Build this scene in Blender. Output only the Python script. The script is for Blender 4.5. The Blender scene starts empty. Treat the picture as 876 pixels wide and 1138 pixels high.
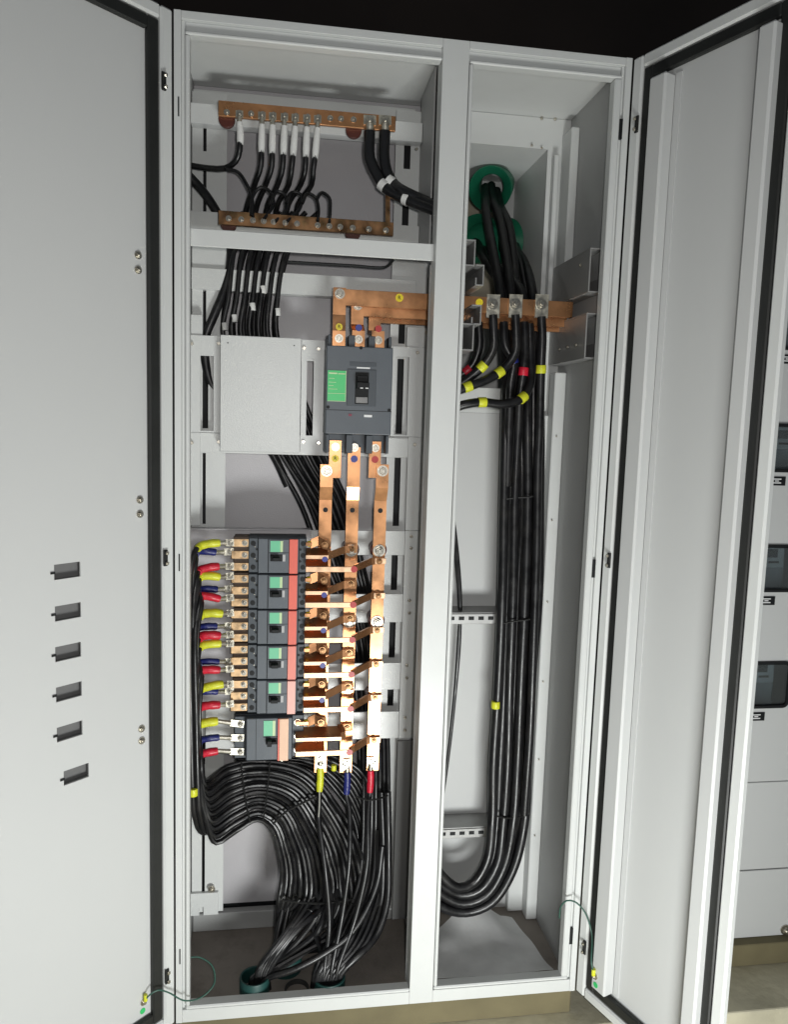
import bpy, bmesh, math, random
from mathutils import Vector, Matrix
random.seed(7)
S = bpy.context.scene
COL = S.collection
R = math.radians

# ------------------------------------------------------------------ camera
F_PX, IMG_W, IMG_H = 847.88, 876.0, 1138.0
YAW, PITCH, ROLL = 0.148164, -0.113972, 0.0307403
CAM = Vector((0.204546, -1.517973, 1.266097))
fwd = Vector((math.sin(YAW)*math.cos(PITCH), math.cos(YAW)*math.cos(PITCH), math.sin(PITCH)))
rt0 = Vector((math.cos(YAW), -math.sin(YAW), 0.0))
up0 = rt0.cross(fwd)
RT = math.cos(ROLL)*rt0 + math.sin(ROLL)*up0
UP = -math.sin(ROLL)*rt0 + math.cos(ROLL)*up0
cd = bpy.data.cameras.new('camera'); cam = bpy.data.objects.new('camera', cd); COL.objects.link(cam)
M = Matrix((RT, UP, -fwd)).transposed().to_4x4(); M.translation = CAM
cam.matrix_world = M
cd.sensor_fit = 'VERTICAL'; cd.sensor_height = 24.0; cd.lens = 24.0*F_PX/IMG_H
cd.clip_start = 0.05; cd.clip_end = 200
S.camera = cam
S.render.resolution_x = 789; S.render.resolution_y = 1024

def at(px, py, Y):
    """photo measurement -> point in the place, on the vertical plane at depth Y"""
    d = fwd + RT*((px-IMG_W/2)/F_PX) + UP*((IMG_H/2-py)/F_PX)
    return CAM + d*((Y-CAM.y)/d.y)

# ------------------------------------------------------------------ light
w = bpy.data.worlds.new('World'); S.world = w; w.use_nodes = True
bg = w.node_tree.nodes['Background']; bg.inputs[0].default_value = (0.80, 0.90, 1.0, 1); bg.inputs[1].default_value = 0.10

def area(name, loc, target, sx, sy, power, col):
    l = bpy.data.lights.new(name, 'AREA'); l.shape = 'RECTANGLE'; l.size = sx; l.size_y = sy
    l.energy = power; l.color = col
    o = bpy.data.objects.new(name, l); COL.objects.link(o); o.location = loc
    o.rotation_euler = (Vector(target)-Vector(loc)).to_track_quat('-Z', 'Y').to_euler()
    return o
area('floor_level_lamp', (0.64, -1.30, 0.02), (0.45, 0.15, 0.95), 0.45, 0.36, 24.5, (0.98, 1.0, 0.985))
area('phone_light', (0.26, -1.56, 1.30), (0.35, 0.2, 1.1), 0.04, 0.04, 8.0, (1.0, 0.97, 0.94))

vs = S.view_settings
vs.view_transform = 'Standard'; vs.look = 'None'; vs.gamma = 1; vs.use_curve_mapping = False; vs.exposure = 0.0

# ------------------------------------------------------------------ materials
def mat(name, col, rough=0.5, metal=0.0, bump=0.0, bscale=200.0, var=0.0, vscale=8.0, rvar=0.0, spec=0.5, trans=0.0, dirt=None, dscale=6.0, damt=0.5, coat=0.0):
    m = bpy.data.materials.new(name); m.use_nodes = True
    nt = m.node_tree; b = nt.nodes['Principled BSDF']
    b.inputs['Roughness'].default_value = rough; b.inputs['Metallic'].default_value = metal
    b.inputs['Specular IOR Level'].default_value = spec
    b.inputs['Transmission Weight'].default_value = trans
    b.inputs['Coat Weight'].default_value = coat
    tc = nt.nodes.new('ShaderNodeTexCoord'); gm = nt.nodes.new('ShaderNodeNewGeometry')
    src = gm.outputs['Position']
    c4 = (*col, 1)
    b.inputs['Base Color'].default_value = c4
    last = None
    if var > 0:
        n = nt.nodes.new('ShaderNodeTexNoise'); n.inputs['Scale'].default_value = vscale; n.inputs['Detail'].default_value = 5
        nt.links.new(src, n.inputs['Vector'])
        mr = nt.nodes.new('ShaderNodeMapRange'); mr.inputs[1].default_value = 0.3; mr.inputs[2].default_value = 0.7
        mr.inputs[3].default_value = 1-var; mr.inputs[4].default_value = 1+var
        nt.links.new(n.outputs['Fac'], mr.inputs[0])
        mx = nt.nodes.new('ShaderNodeMix'); mx.data_type = 'RGBA'; mx.blend_type = 'MULTIPLY'; mx.inputs[0].default_value = 1
        mx.inputs[6].default_value = c4; nt.links.new(mr.outputs[0], mx.inputs[7])
        last = mx.outputs[2]
        if rvar > 0:
            r2 = nt.nodes.new('ShaderNodeMapRange'); r2.inputs[1].default_value = 0.3; r2.inputs[2].default_value = 0.7
            r2.inputs[3].default_value = max(0.05, rough-rvar); r2.inputs[4].default_value = rough+rvar
            nt.links.new(n.outputs['Fac'], r2.inputs[0]); nt.links.new(r2.outputs[0], b.inputs['Roughness'])
    if dirt is not None:
        n = nt.nodes.new('ShaderNodeTexNoise'); n.inputs['Scale'].default_value = dscale; n.inputs['Detail'].default_value = 8; n.inputs['Roughness'].default_value = 0.65
        nt.links.new(src, n.inputs['Vector'])
        mr = nt.nodes.new('ShaderNodeMapRange'); mr.inputs[1].default_value = 0.5; mr.inputs[2].default_value = 0.75
        mr.inputs[3].default_value = 0; mr.inputs[4].default_value = damt
        nt.links.new(n.outputs['Fac'], mr.inputs[0])
        mx = nt.nodes.new('ShaderNodeMix'); mx.data_type = 'RGBA'
        nt.links.new(mr.outputs[0], mx.inputs[0])
        if last: nt.links.new(last, mx.inputs[6])
        else: mx.inputs[6].default_value = c4
        mx.inputs[7].default_value = (*dirt, 1); last = mx.outputs[2]
    if last: nt.links.new(last, b.inputs['Base Color'])
    if bump > 0:
        n = nt.nodes.new('ShaderNodeTexNoise'); n.inputs['Scale'].default_value = bscale; n.inputs['Detail'].default_value = 3
        nt.links.new(src, n.inputs['Vector'])
        bp = nt.nodes.new('ShaderNodeBump'); bp.inputs['Strength'].default_value = bump; bp.inputs['Distance'].default_value = 0.002
        nt.links.new(n.outputs['Fac'], bp.inputs['Height']); nt.links.new(bp.outputs[0], b.inputs['Normal'])
    return m

PAINT = mat('grey_powder_coat', (0.60, 0.615, 0.605), 0.42, bump=0.10, bscale=420, var=0.025, vscale=3, dirt=(0.42, 0.42, 0.38), dscale=9, damt=0.12)
PAINTD = mat('door_powder_coat', (0.54, 0.55, 0.545), 0.5, bump=0.05, bscale=380, var=0.015, vscale=2)
PLATE = mat('hammered_plate_paint', (0.60, 0.615, 0.605), 0.30, bump=0.26, bscale=420, var=0.02, vscale=4)
BACK = mat('dimmed_back_paint', (0.47, 0.46, 0.475), 0.32, bump=0.24, bscale=400, var=0.03, vscale=4)  # same paint as the frame, with the dimmer light inside put into its colour
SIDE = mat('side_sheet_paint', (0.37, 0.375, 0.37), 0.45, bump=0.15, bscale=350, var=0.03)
FLOORP = mat('dusty_floor_pan', (0.22, 0.195, 0.17), 0.75, bump=0.3, bscale=160, var=0.12, vscale=10, dirt=(0.12, 0.10, 0.085), dscale=14, damt=0.7)
GALV = mat('galvanised_steel', (0.34, 0.34, 0.335), 0.45, metal=0.7, var=0.12, vscale=40, rvar=0.1)
GASK = mat('black_rubber_gasket', (0.011, 0.012, 0.011), 0.55, bump=0.2, bscale=120, var=0.25, vscale=14)
COPPER = mat('copper', (0.57, 0.285, 0.135), 0.30, metal=0.86, bump=0.02, bscale=150, var=0.13, vscale=22, rvar=0.08, dirt=(0.34, 0.16, 0.085), dscale=25, damt=0.5)
COPPERD = mat('tarnished_copper', (0.32, 0.175, 0.085), 0.36, metal=0.85, bump=0.1, bscale=150, var=0.35, vscale=35, rvar=0.12, dirt=(0.19, 0.17, 0.07), dscale=50, damt=0.6)
COPPERL = mat('lit_edge_copper', (0.72, 0.47, 0.30), 0.40, metal=0.6, var=0.1, vscale=60, rvar=0.1)  # pale tone puts the glare on the front edges into the copper colour
TIN = mat('tinned_lug', (0.62, 0.59, 0.50), 0.38, metal=0.9, bump=0.15, bscale=250, var=0.15, vscale=90, rvar=0.1)
LUGB = mat('pale_brass_tab', (0.58, 0.39, 0.22), 0.4, metal=0.7, var=0.2, vscale=80, rvar=0.1)
ZINC = mat('zinc_bolt', (0.58, 0.55, 0.48), 0.3, metal=1.0, var=0.2, vscale=200)
BLACK = mat('black_cable_sheath', (0.008, 0.008, 0.009), 0.36, bump=0.12, bscale=130, var=0.4, vscale=40, rvar=0.08, dirt=(0.045, 0.042, 0.038), dscale=22, damt=0.4)
SHRINK = mat('black_heat_shrink', (0.009, 0.009, 0.010), 0.30, bump=0.35, bscale=160)
TIE = mat('black_nylon', (0.010, 0.010, 0.010), 0.4)
WHITE = mat('white_tape', (0.72, 0.72, 0.70), 0.5, bump=0.4, bscale=230)
YEL = mat('yellow_sleeve', (0.62, 0.64, 0.03), 0.4, bump=0.3, bscale=200, var=0.12, vscale=60)
BLU = mat('blue_sleeve', (0.011, 0.017, 0.135), 0.38, bump=0.3, bscale=200, var=0.2, vscale=60)
RED = mat('red_sleeve', (0.55, 0.012, 0.035), 0.38, bump=0.3, bscale=200, var=0.15, vscale=60)
SLATE = mat('slate_moulded_case', (0.088, 0.102, 0.118), 0.48, bump=0.08, bscale=500, var=0.05, vscale=20)
SLATE2 = mat('dark_moulded_case', (0.055, 0.066, 0.078), 0.5, bump=0.08, bscale=500)
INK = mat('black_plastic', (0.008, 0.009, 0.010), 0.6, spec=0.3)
GREEN = mat('green_label', (0.035, 0.50, 0.14), 0.4)
GREEN2 = mat('pale_green_label', (0.15, 0.52, 0.30), 0.4)
LIME = mat('light_label_edge', (0.50, 0.66, 0.36), 0.4)
RSTRIP = mat('coral_strip', (0.72, 0.13, 0.09), 0.45, var=0.05)
PEACH = mat('peach_strip', (0.80, 0.52, 0.36), 0.5, var=0.06)
PRINT = mat('white_print', (0.75, 0.76, 0.76), 0.5)
INSUL = mat('brown_insulator', (0.085, 0.022, 0.014), 0.4, var=0.15, vscale=60)
CONDG = mat('green_conduit', (0.012, 0.16, 0.085), 0.4, var=0.15, vscale=20)
CONDD = mat('shaded_teal_conduit', (0.010, 0.050, 0.045), 0.5, var=0.2, vscale=20)  # green conduit with the shade low in the cabinet put into its colour
SHEET = mat('grey_card_sheet', (0.62, 0.625, 0.62), 0.5, bump=0.5, bscale=22, var=0.12, vscale=16)
CONC = mat('bare_concrete', (0.62, 0.58, 0.43), 0.85, bump=0.5, bscale=60, var=0.12, vscale=9, dirt=(0.36, 0.33, 0.22), dscale=12, damt=0.5)
PLINTH = mat('olive_plinth_paint', (0.15, 0.128, 0.068), 0.8, bump=0.4, bscale=50, var=0.12, vscale=10)
WALLM = mat('dark_room_wall', (0.020, 0.0145, 0.012), 0.9, bump=0.3, bscale=30, var=0.35, vscale=2.5)
METER = mat('meter_case', (0.10, 0.12, 0.14), 0.4)
METERL = mat('meter_face', (0.20, 0.235, 0.26), 0.4)
LCD = mat('meter_display', (0.018, 0.024, 0.030), 0.25)
GLASS = mat('meter_window_glass', (0.80, 0.86, 0.86), 0.06, trans=0.96)
GREENW = mat('green_earth_wire', (0.035, 0.10, 0.075), 0.4)
DARKSLOT = mat('dark_hollow', (0.13, 0.13, 0.13), 0.7)
BEIGE = mat('beige_plaster', (0.42, 0.38, 0.30), 0.9, bump=0.5, bscale=40, var=0.2, vscale=12)

# ------------------------------------------------------------------ mesh helpers
POS = {}
def bbox_mid(bm):
    lo = Vector((1e9,)*3); hi = -lo
    for v in bm.verts:
        for k in range(3):
            lo[k] = min(lo[k], v.co[k]); hi[k] = max(hi[k], v.co[k])
    return (lo+hi)/2
def new(name, bm, m, parent=None, smooth=False, origin=None):
    c = Vector(origin) if origin is not None else bbox_mid(bm)
    for v in bm.verts: v.co -= c
    me = bpy.data.meshes.new(name)
    bmesh.ops.recalc_face_normals(bm, faces=bm.faces)
    bm.to_mesh(me); bm.free(); me.materials.append(m)
    if smooth:
        for p in me.polygons: p.use_smooth = True
        try: me.set_sharp_from_angle(angle=R(40))
        except Exception: pass
    o = bpy.data.objects.new(name, me); COL.objects.link(o)
    if parent is not None:
        o.parent = parent; o.location = c-POS[parent.name]
    else: o.location = c
    POS[o.name] = c
    return o
def thing(name, loc):
    o = bpy.data.objects.new(name, None); COL.objects.link(o); o.location = loc; o.empty_display_size = 0.05
    POS[o.name] = Vector(loc); return o
def tag(o, label=None, cat=None, group=None, kind=None):
    if label: o['label'] = label
    if cat: o['category'] = cat
    if group: o['group'] = group
    if kind: o['kind'] = kind
    return o
def add_box(bm, lo, hi, bev=0.0, seg=1):
    lo = Vector(lo); hi = Vector(hi)
    r = bmesh.ops.create_cube(bm, size=1.0)
    for v in r['verts']:
        v.co = Vector([(lo[k]+hi[k])/2+v.co[k]*(hi[k]-lo[k]) for k in range(3)])
    if bev > 0:
        es = list({e for v in r['verts'] for e in v.link_edges})
        bmesh.ops.bevel(bm, geom=es, offset=bev, segments=seg, affect='EDGES', profile=0.5)
def box(name, lo, hi, m, parent=None, bev=0.001, seg=1):
    bm = bmesh.new(); add_box(bm, lo, hi, bev, seg)
    return new(name, bm, m, parent)
def boxes(name, lst, m, parent=None, bev=0.0):
    bm = bmesh.new()
    for lo, hi in lst: add_box(bm, lo, hi, bev)
    return new(name, bm, m, parent)
def add_cyl(bm, c, axis, r, h, n=14, bev=0.0, r2=None):
    axis = Vector(axis).normalized()
    q = axis.to_track_quat('Z', 'Y').to_matrix().to_4x4(); q.translation = Vector(c)
    res = bmesh.ops.create_cone(bm, cap_ends=True, segments=n, radius1=r, radius2=r if r2 is None else r2, depth=h, matrix=q)
    if bev > 0:
        fs = {f for v in res['verts'] for f in v.link_faces if len(f.verts) > 4}
        es = list({e for f in fs for e in f.edges})
        bmesh.ops.bevel(bm, geom=es, offset=bev, segments=1, affect='EDGES')
def cyl(name, c, axis, r, h, m, parent=None, n=14, bev=0.0, r2=None):
    bm = bmesh.new(); add_cyl(bm, c, axis, r, h, n, bev, r2)
    return new(name, bm, m, parent, smooth=True)
def bolt(parent, c, r=0.006, axis=(0, -1, 0), name='bolt', m=None, washer=True):
    c = Vector(c); a = Vector(axis)
    bm = bmesh.new()
    if washer: add_cyl(bm, c+a*0.001, a, r*1.45, 0.002, 14)
    add_cyl(bm, c+a*(0.002+r*0.35), a, r, r*0.7, 6, r*0.12)
    add_cyl(bm, c+a*(0.002+r*0.9), a, r*0.55, r*0.5, 10, r*0.1)
    return new(name, bm, m or ZINC, parent, smooth=True)
def spline(pts, step=0.012):
    P = [Vector(p) for p in pts]
    if len(P) < 3: 
        return P
    out = []
    E = [P[0]*2-P[1]]+P+[P[-1]*2-P[-2]]
    for i in range(1, len(E)-2):
        p0, p1, p2, p3 = E[i-1:i+3]
        n = max(2, min(40, int((p2-p1).length/step)))
        t0 = 0.0; t1 = t0+max(1e-4, (p1-p0).length)**0.5; t2 = t1+max(1e-4, (p2-p1).length)**0.5; t3 = t2+max(1e-4, (p3-p2).length)**0.5
        for k in range(n):
            t = t1+(t2-t1)*k/n
            A1 = p0*((t1-t)/(t1-t0))+p1*((t-t0)/(t1-t0)); A2 = p1*((t2-t)/(t2-t1))+p2*((t-t1)/(t2-t1)); A3 = p2*((t3-t)/(t3-t2))+p3*((t-t2)/(t3-t2))
            B1 = A1*((t2-t)/(t2-t0))+A2*((t-t0)/(t2-t0)); B2 = A2*((t3-t)/(t3-t1))+A3*((t-t1)/(t3-t1))
            out.append(B1*((t2-t)/(t2-t1))+B2*((t-t1)/(t2-t1)))
    out.append(P[-1]); return out
def add_tube(bm, path, r, n=10, caps=True, rfun=None):
    path = [Vector(p) for p in path]
    T = []
    for i in range(len(path)):
        a = path[max(0, i-1)]; b = path[min(len(path)-1, i+1)]; T.append((b-a).normalized())
    N = T[0].orthogonal().normalized(); rings = []
    for i, p in enumerate(path):
        N = (N-T[i]*N.dot(T[i]))
        N = N.normalized() if N.length > 1e-6 else T[i].orthogonal().normalized()
        B = T[i].cross(N); rr = r if rfun is None else rfun(i/(len(path)-1))
        rings.append([bm.verts.new(p+(N*math.cos(2*math.pi*k/n)+B*math.sin(2*math.pi*k/n))*rr) for k in range(n)])
    for i in range(len(rings)-1):
        for k in range(n):
            bm.faces.new((rings[i][k], rings[i][(k+1) % n], rings[i+1][(k+1) % n], rings[i+1][k]))
    if caps:
        bm.faces.new(rings[0][::-1]); bm.faces.new(rings[-1])
def tube(name, pts, r, m, parent=None, n=10, step=0.012, rfun=None, raw=False):
    bm = bmesh.new(); add_tube(bm, pts if raw else spline(pts, step), r, n, True, rfun)
    return new(name, bm, m, parent, smooth=True)
def sleeve_fun(r, k=0.10):
    return lambda t: r*(0.86 if (t < 0.03 or t > 0.97) else 1.0+k*math.sin(t*17+r*999)*0.35)
def strip(name, pts, wv, t, m, parent=None, bev=0.0006):
    """flat bar swept along pts; wv = full width vector, t = thickness"""
    P = [Vector(p) for p in pts]; wv = Vector(wv); bm = bmesh.new(); rings = []
    for i, p in enumerate(P):
        ds = []
        if i > 0: ds.append((P[i]-P[i-1]).normalized())
        if i < len(P)-1: ds.append((P[i+1]-P[i]).normalized())
        ns = [d.cross(wv).normalized() for d in ds]
        nn = sum(ns, Vector()).normalized(); h = nn*(t/2/max(0.3, nn.dot(ns[0])))
        rings.append([bm.verts.new(p+a) for a in (-wv/2-h, wv/2-h, wv/2+h, -wv/2+h)])
    for i in range(len(rings)-1):
        for k in range(4):
            bm.faces.new((rings[i][k], rings[i][(k+1) % 4], rings[i+1][(k+1) % 4], rings[i+1][k]))
    bm.faces.new(rings[0][::-1]); bm.faces.new(rings[-1])
    if bev > 0: bmesh.ops.bevel(bm, geom=[e for e in bm.edges if e.calc_face_angle(0) > 0.5], offset=bev, segments=1, affect='EDGES')
    return new(name, bm, m, parent)
def holed(name, x0, x1, z0, z1, y0, y1, holes, m, parent, axis='y'):
    """sheet in the xz plane between depths y0..y1 with rectangular holes (hx0,hx1,hz0,hz1)"""
    xs = sorted({x0, x1, *[h[0] for h in holes], *[h[1] for h in holes]})
    zs = sorted({z0, z1, *[h[2] for h in holes], *[h[3] for h in holes]})
    bm = bmesh.new(); V = {}
    def vv(i, j, k):
        if (i, j, k) not in V: V[i, j, k] = bm.verts.new((xs[i], (y0, y1)[k], zs[j]))
        return V[i, j, k]
    nx, nz = len(xs)-1, len(zs)-1
    def solid(i, j):
        if i < 0 or j < 0 or i >= nx or j >= nz: return False
        cx = (xs[i]+xs[i+1])/2; cz = (zs[j]+zs[j+1])/2
        return not any(h[0] < cx < h[1] and h[2] < cz < h[3] for h in holes)
    for i in range(nx):
        for j in range(nz):
            if not solid(i, j): continue
            for k in (0, 1): bm.faces.new((vv(i, j, k), vv(i+1, j, k), vv(i+1, j+1, k), vv(i, j+1, k)))
            if not solid(i-1, j): bm.faces.new((vv(i, j, 0), vv(i, j, 1), vv(i, j+1, 1), vv(i, j+1, 0)))
            if not solid(i+1, j): bm.faces.new((vv(i+1, j, 0), vv(i+1, j, 1), vv(i+1, j+1, 1), vv(i+1, j+1, 0)))
            if not solid(i, j-1): bm.faces.new((vv(i, j, 0), vv(i, j, 1), vv(i+1, j, 1), vv(i+1, j, 0)))
            if not solid(i, j+1): bm.faces.new((vv(i, j+1, 0), vv(i, j+1, 1), vv(i+1, j+1, 1), vv(i+1, j+1, 0)))
    return new(name, bm, m, parent)
def disc(parent, c, r, m, name='phase_dot', axis=(0, -1, 0), h=0.0012):
    return cyl(name, c, axis, r, h, m, parent, n=18)
def letter(parent, ch, c, size, m, name='printed_letter'):
    cu = bpy.data.curves.new('letter', 'FONT'); cu.body = ch; cu.size = size; cu.align_x = 'CENTER'; cu.align_y = 'CENTER'; cu.extrude = 0.0003
    o = bpy.data.objects.new('tmp', cu); COL.objects.link(o)
    dg = bpy.context.evaluated_depsgraph_get(); me = bpy.data.meshes.new_from_object(o.evaluated_get(dg))
    bpy.data.objects.remove(o)
    for v in me.vertices:
        x, y, z = v.co; v.co = (x, -z, y)
    me.materials.clear(); me.materials.append(m)
    q = bpy.data.objects.new(name, me); COL.objects.link(q); q.parent = parent; q.location = Vector(c)-POS[parent.name]
    POS[q.name] = Vector(c); return q

# ------------------------------------------------------------------ the setting
o = box('wall', (-2.2, 0.75, -0.12), (3.2, 0.80, 3.6), WALLM, bev=0); tag(o, kind='structure')
o = box('ceiling', (-2.2, -1.0, 3.6), (3.2, 0.80, 3.65), WALLM, bev=0); tag(o, kind='structure')
o = box('floor', (-2.2, -3.2, -0.16), (3.2, 0.75, -0.12), CONC, bev=0); tag(o, kind='structure')
o = box('concrete_ledge', (-2.2, -0.034, -0.118), (3.2, 0.74, -0.060), CONC, bev=0.004, seg=2); tag(o, kind='structure')
tag(box('cabinet_plinth', (0.004, 0.008, -0.059), (0.876, 0.40, -0.001), PLINTH, bev=0.002), 'low olive painted plinth under the open double cabinet', 'plinth')
tag(box('cabinet_plinth', (1.12, 0.105, -0.059), (2.0, 0.52, -0.001), PLINTH, bev=0.002), 'low olive plinth under the meter cabinet on the right', 'plinth')

# ------------------------------------------------------------------ cabinet carcass
CB = thing('electrical_cabinet', (0.44, 0.2, 0.0))
tag(CB, 'tall light grey steel cabinet with two compartments and both doors open', 'cabinet')
XB, XC, DEP = 0.4985, 0.5596, 0.285
# front frame: outer flange, recessed gutter, raised lips
fr = boxes('front_frame', [
    ((0.0, 0.0, 0.0), (0.013, 0.03, 2.0)), ((0.868, 0.0, 0.0), (0.881, 0.03, 2.0)),
    ((0.0132, 0.0004, 1.985), (0.4983, 0.03, 1.9995)), ((0.5507, 0.0004, 1.985), (0.8678, 0.03, 1.9995)), ((0.0132, 0.0004, 0.0005), (0.4983, 0.03, 0.029)), ((0.5507, 0.0004, 0.0005), (0.8678, 0.03, 0.029)),
    ((0.0132, 0.006, 0.0302), (0.0198, 0.03, 1.9848)), ((0.8625, 0.006, 0.0302), (0.8678, 0.03, 1.9848)),
    ((0.020, 0.010, 1.9665), (0.862, 0.03, 1.9848)),
], PAINT, CB, bev=0.0006)
box('mullion', (XB, 0.0002, 0.0005), (0.5505, 0.045, 1.9995), PAINT, CB, bev=0.0008)
def lip(name, x0, x1, z0, z1, t, left=True, right=True):
    L = [((x0-t, -0.0005, z1), (x1+(t*2 if right else 0), 0.024, z1+0.0068)), ((x0-t, -0.001, z0-t), (x1+(t*2 if right else 0), 0.024, z0))]
    if left: L.append(((x0-t, -0.001, z0+0.0003), (x0, 0.024, z1-0.0003)))
    if right: L.append(((x1, -0.001, z0+0.0003), (x1+t*2, 0.024, z1-0.0003)))
    return boxes(name, L, PAINT, fr, bev=0.0022)
lip('opening_lip', 0.028, XB-0.0004, 0.0376, 1.9594, 0.008, True, False)
lip('opening_lip', XC, 0.8467, 0.0376, 1.9594, 0.0075)
# shell
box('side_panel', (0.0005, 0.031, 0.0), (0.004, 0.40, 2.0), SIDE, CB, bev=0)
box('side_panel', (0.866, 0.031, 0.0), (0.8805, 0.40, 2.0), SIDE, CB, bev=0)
box('roof_panel', (0.0045, 0.031, 1.987), (0.8655, 0.40, 1.9995), PAINT, CB, bev=0)
box('floor_pan', (0.0045, 0.031, 0.004), (0.8655, DEP, 0.020), FLOORP, CB, bev=0)
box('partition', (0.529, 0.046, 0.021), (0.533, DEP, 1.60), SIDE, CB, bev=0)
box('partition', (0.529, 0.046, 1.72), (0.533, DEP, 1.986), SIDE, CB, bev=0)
# back sheets
box('back_panel', (0.0045, DEP, 0.076), (0.529, DEP+0.004, 1.986), BACK, CB, bev=0)
box('rear_beam', (0.005, 0.262, 0.0205), (0.528, 0.2845, 0.066), SIDE, CB, bev=0.002)
box('rear_gap', (0.0045, DEP+0.006, 0.02), (0.8655, DEP+0.010, 0.076), INK, CB, bev=0)
box('back_panel', (0.533, DEP, 0.02), (0.8655, DEP+0.004, 1.30), PAINTD, CB, bev=0)
# upper opening of right compartment: sheet with a window into the cable duct
holed('back_panel', 0.533, 0.8655, 1.3005, 1.986, DEP, DEP+0.004, [(0.60, 0.812, 1.36, 1.917)], PAINT, CB)
boxes('cable_duct', [((0.595, DEP+0.005, 1.918), (0.822, 0.56, 1.922)), ((0.813, DEP+0.005, 1.35), (0.817, 0.56, 1.9175)), ((0.595, DEP+0.005, 1.35), (0.599, 0.56, 1.9175))], PAINT, CB)
holed('duct_back', 0.599, 0.813, 1.35, 1.918, 0.548, 0.552, [(0.62, 0.785, 1.60, 1.89)], PAINTD, CB)
box('wall_opening', (0.60, 0.60, 1.5), (0.84, 0.605, 1.95), BEIGE, CB, bev=0)
# rear post flanges in the right compartment
box('rear_post', (0.800, 0.262, 0.021), (0.8655, 0.2845, 1.30), PAINT, CB, bev=0.002)
box('rear_post', (0.838, 0.225, 0.021), (0.8655, 0.2615, 1.40), PAINT, CB, bev=0.002)
box('rear_post', (0.822, 0.262, 1.31), (0.834, 0.2845, 1.90), PAINT, CB, bev=0.002)
box('rear_post', (0.846, 0.225, 1.45), (0.8655, 0.2845, 1.95), PAINT, CB, bev=0.002)
for px, py in ((602, 132), (617, 133)): bolt(CB, at(px, py, DEP-0.001), 0.004, washer=False, name='screw')
for px, py in ((591, 162), (602, 165)): bolt(CB, at(px, py, DEP-0.001), 0.003, washer=False, name='screw')
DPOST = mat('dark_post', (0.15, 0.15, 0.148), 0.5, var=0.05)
# posts behind the mounting rails in the left compartment
sl = [(z0, z1) for z0, z1 in ((0.14, 0.40), (0.46, 0.52), (1.03, 1.19), (1.45, 1.58), (1.66, 1.80), (1.835, 1.90))]
holed('mounting_post', 0.006, 0.079, 0.090, 1.955, 0.236, 0.240, [(0.029, 0.036, a, b) for a, b in sl]+[(0.0285, 0.041, 1.245, 1.40)], PLATE, CB)
holed('mounting_post', 0.445, 0.527, 0.065, 1.955, 0.236, 0.240, [(0.464, 0.479, a, b) for a, b in ((0.592, 0.642), (0.712, 0.805), (0.877, 0.964), (1.03, 1.19), (1.245, 1.416), (1.45, 1.56), (1.65, 1.79), (1.832, 1.886))], PLATE, CB)
boxes('slot_shade_fill', [((0.020, 0.262, 0.1), (0.046, 0.284, 1.95)), ((0.455, 0.262, 0.1), (0.49, 0.284, 1.95))], INK, CB)  # black boxes added behind the slots stand for the shade inside them
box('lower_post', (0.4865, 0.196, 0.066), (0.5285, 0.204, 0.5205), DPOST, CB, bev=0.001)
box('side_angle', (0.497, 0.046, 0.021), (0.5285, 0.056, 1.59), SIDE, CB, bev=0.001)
holed('foot_bracket', 0.002, 0.068, 0.087, 0.143, 0.228, 0.235, [(0.024, 0.034, 0.0870001, 0.108)], PLATE, CB)
bolt(CB, at(235, 988, 0.227), 0.006, name='screw')
# top rails
def rail(name, z0, z1, x0, x1, y0=0.205, m=PLATE, par=CB):
    return boxes(name, [((x0, y0, z0), (x1, y0+0.003, z1)), ((x0, y0+0.0032, z0), (x1, y0+0.03, z0+0.003)), ((x0, y0+0.0032, z1-0.003), (x1, y0+0.03, z1))], m, par, bev=0.0004)
rail('cross_rail', 1.881, 1.920, 0.006, 0.4985)
rail('cross_rail', 1.662, 1.703, 0.006, 0.4985)
box('side_post', (0.4995, 0.085, 1.632), (0.503, 0.2355, 1.984), SIDE, CB, bev=0.0005)
box('upper_back_strip', (0.0045, 0.266, 1.925), (0.492, 0.2845, 1.972), PLATE, CB, bev=0.001)
for (px, py) in ((472, 136), (472, 150), (463, 166), (473, 171), (471, 184), (486, 119)):
    bolt(CB, at(px, py, 0.20), 0.0035, washer=False, name='screw')
for z in (1.87, 1.655): box('rail_bracket', (0.5255, 0.10, z-0.03), (0.5285, 0.20, z+0.085), SIDE, CB, bev=0.0005)
# shelf
sh = boxes('shelf', [((0.0195, 0.026, 1.593), (0.5275, 0.030, 1.626)), ((0.0195, 0.0302, 1.6225), (0.5275, 0.165, 1.6258))], PAINT, CB, bev=0.0012)
tube('edge_trim', [at(320, 291, 0.166), at(390, 295, 0.166), at(428, 297, 0.166), at(434, 293, 0.15), at(437, 289, 0.14)], 0.003, INK, sh, n=8)
rail('cross_rail', 1.545, 1.59, 0.006, 0.499, 0.225)
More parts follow.
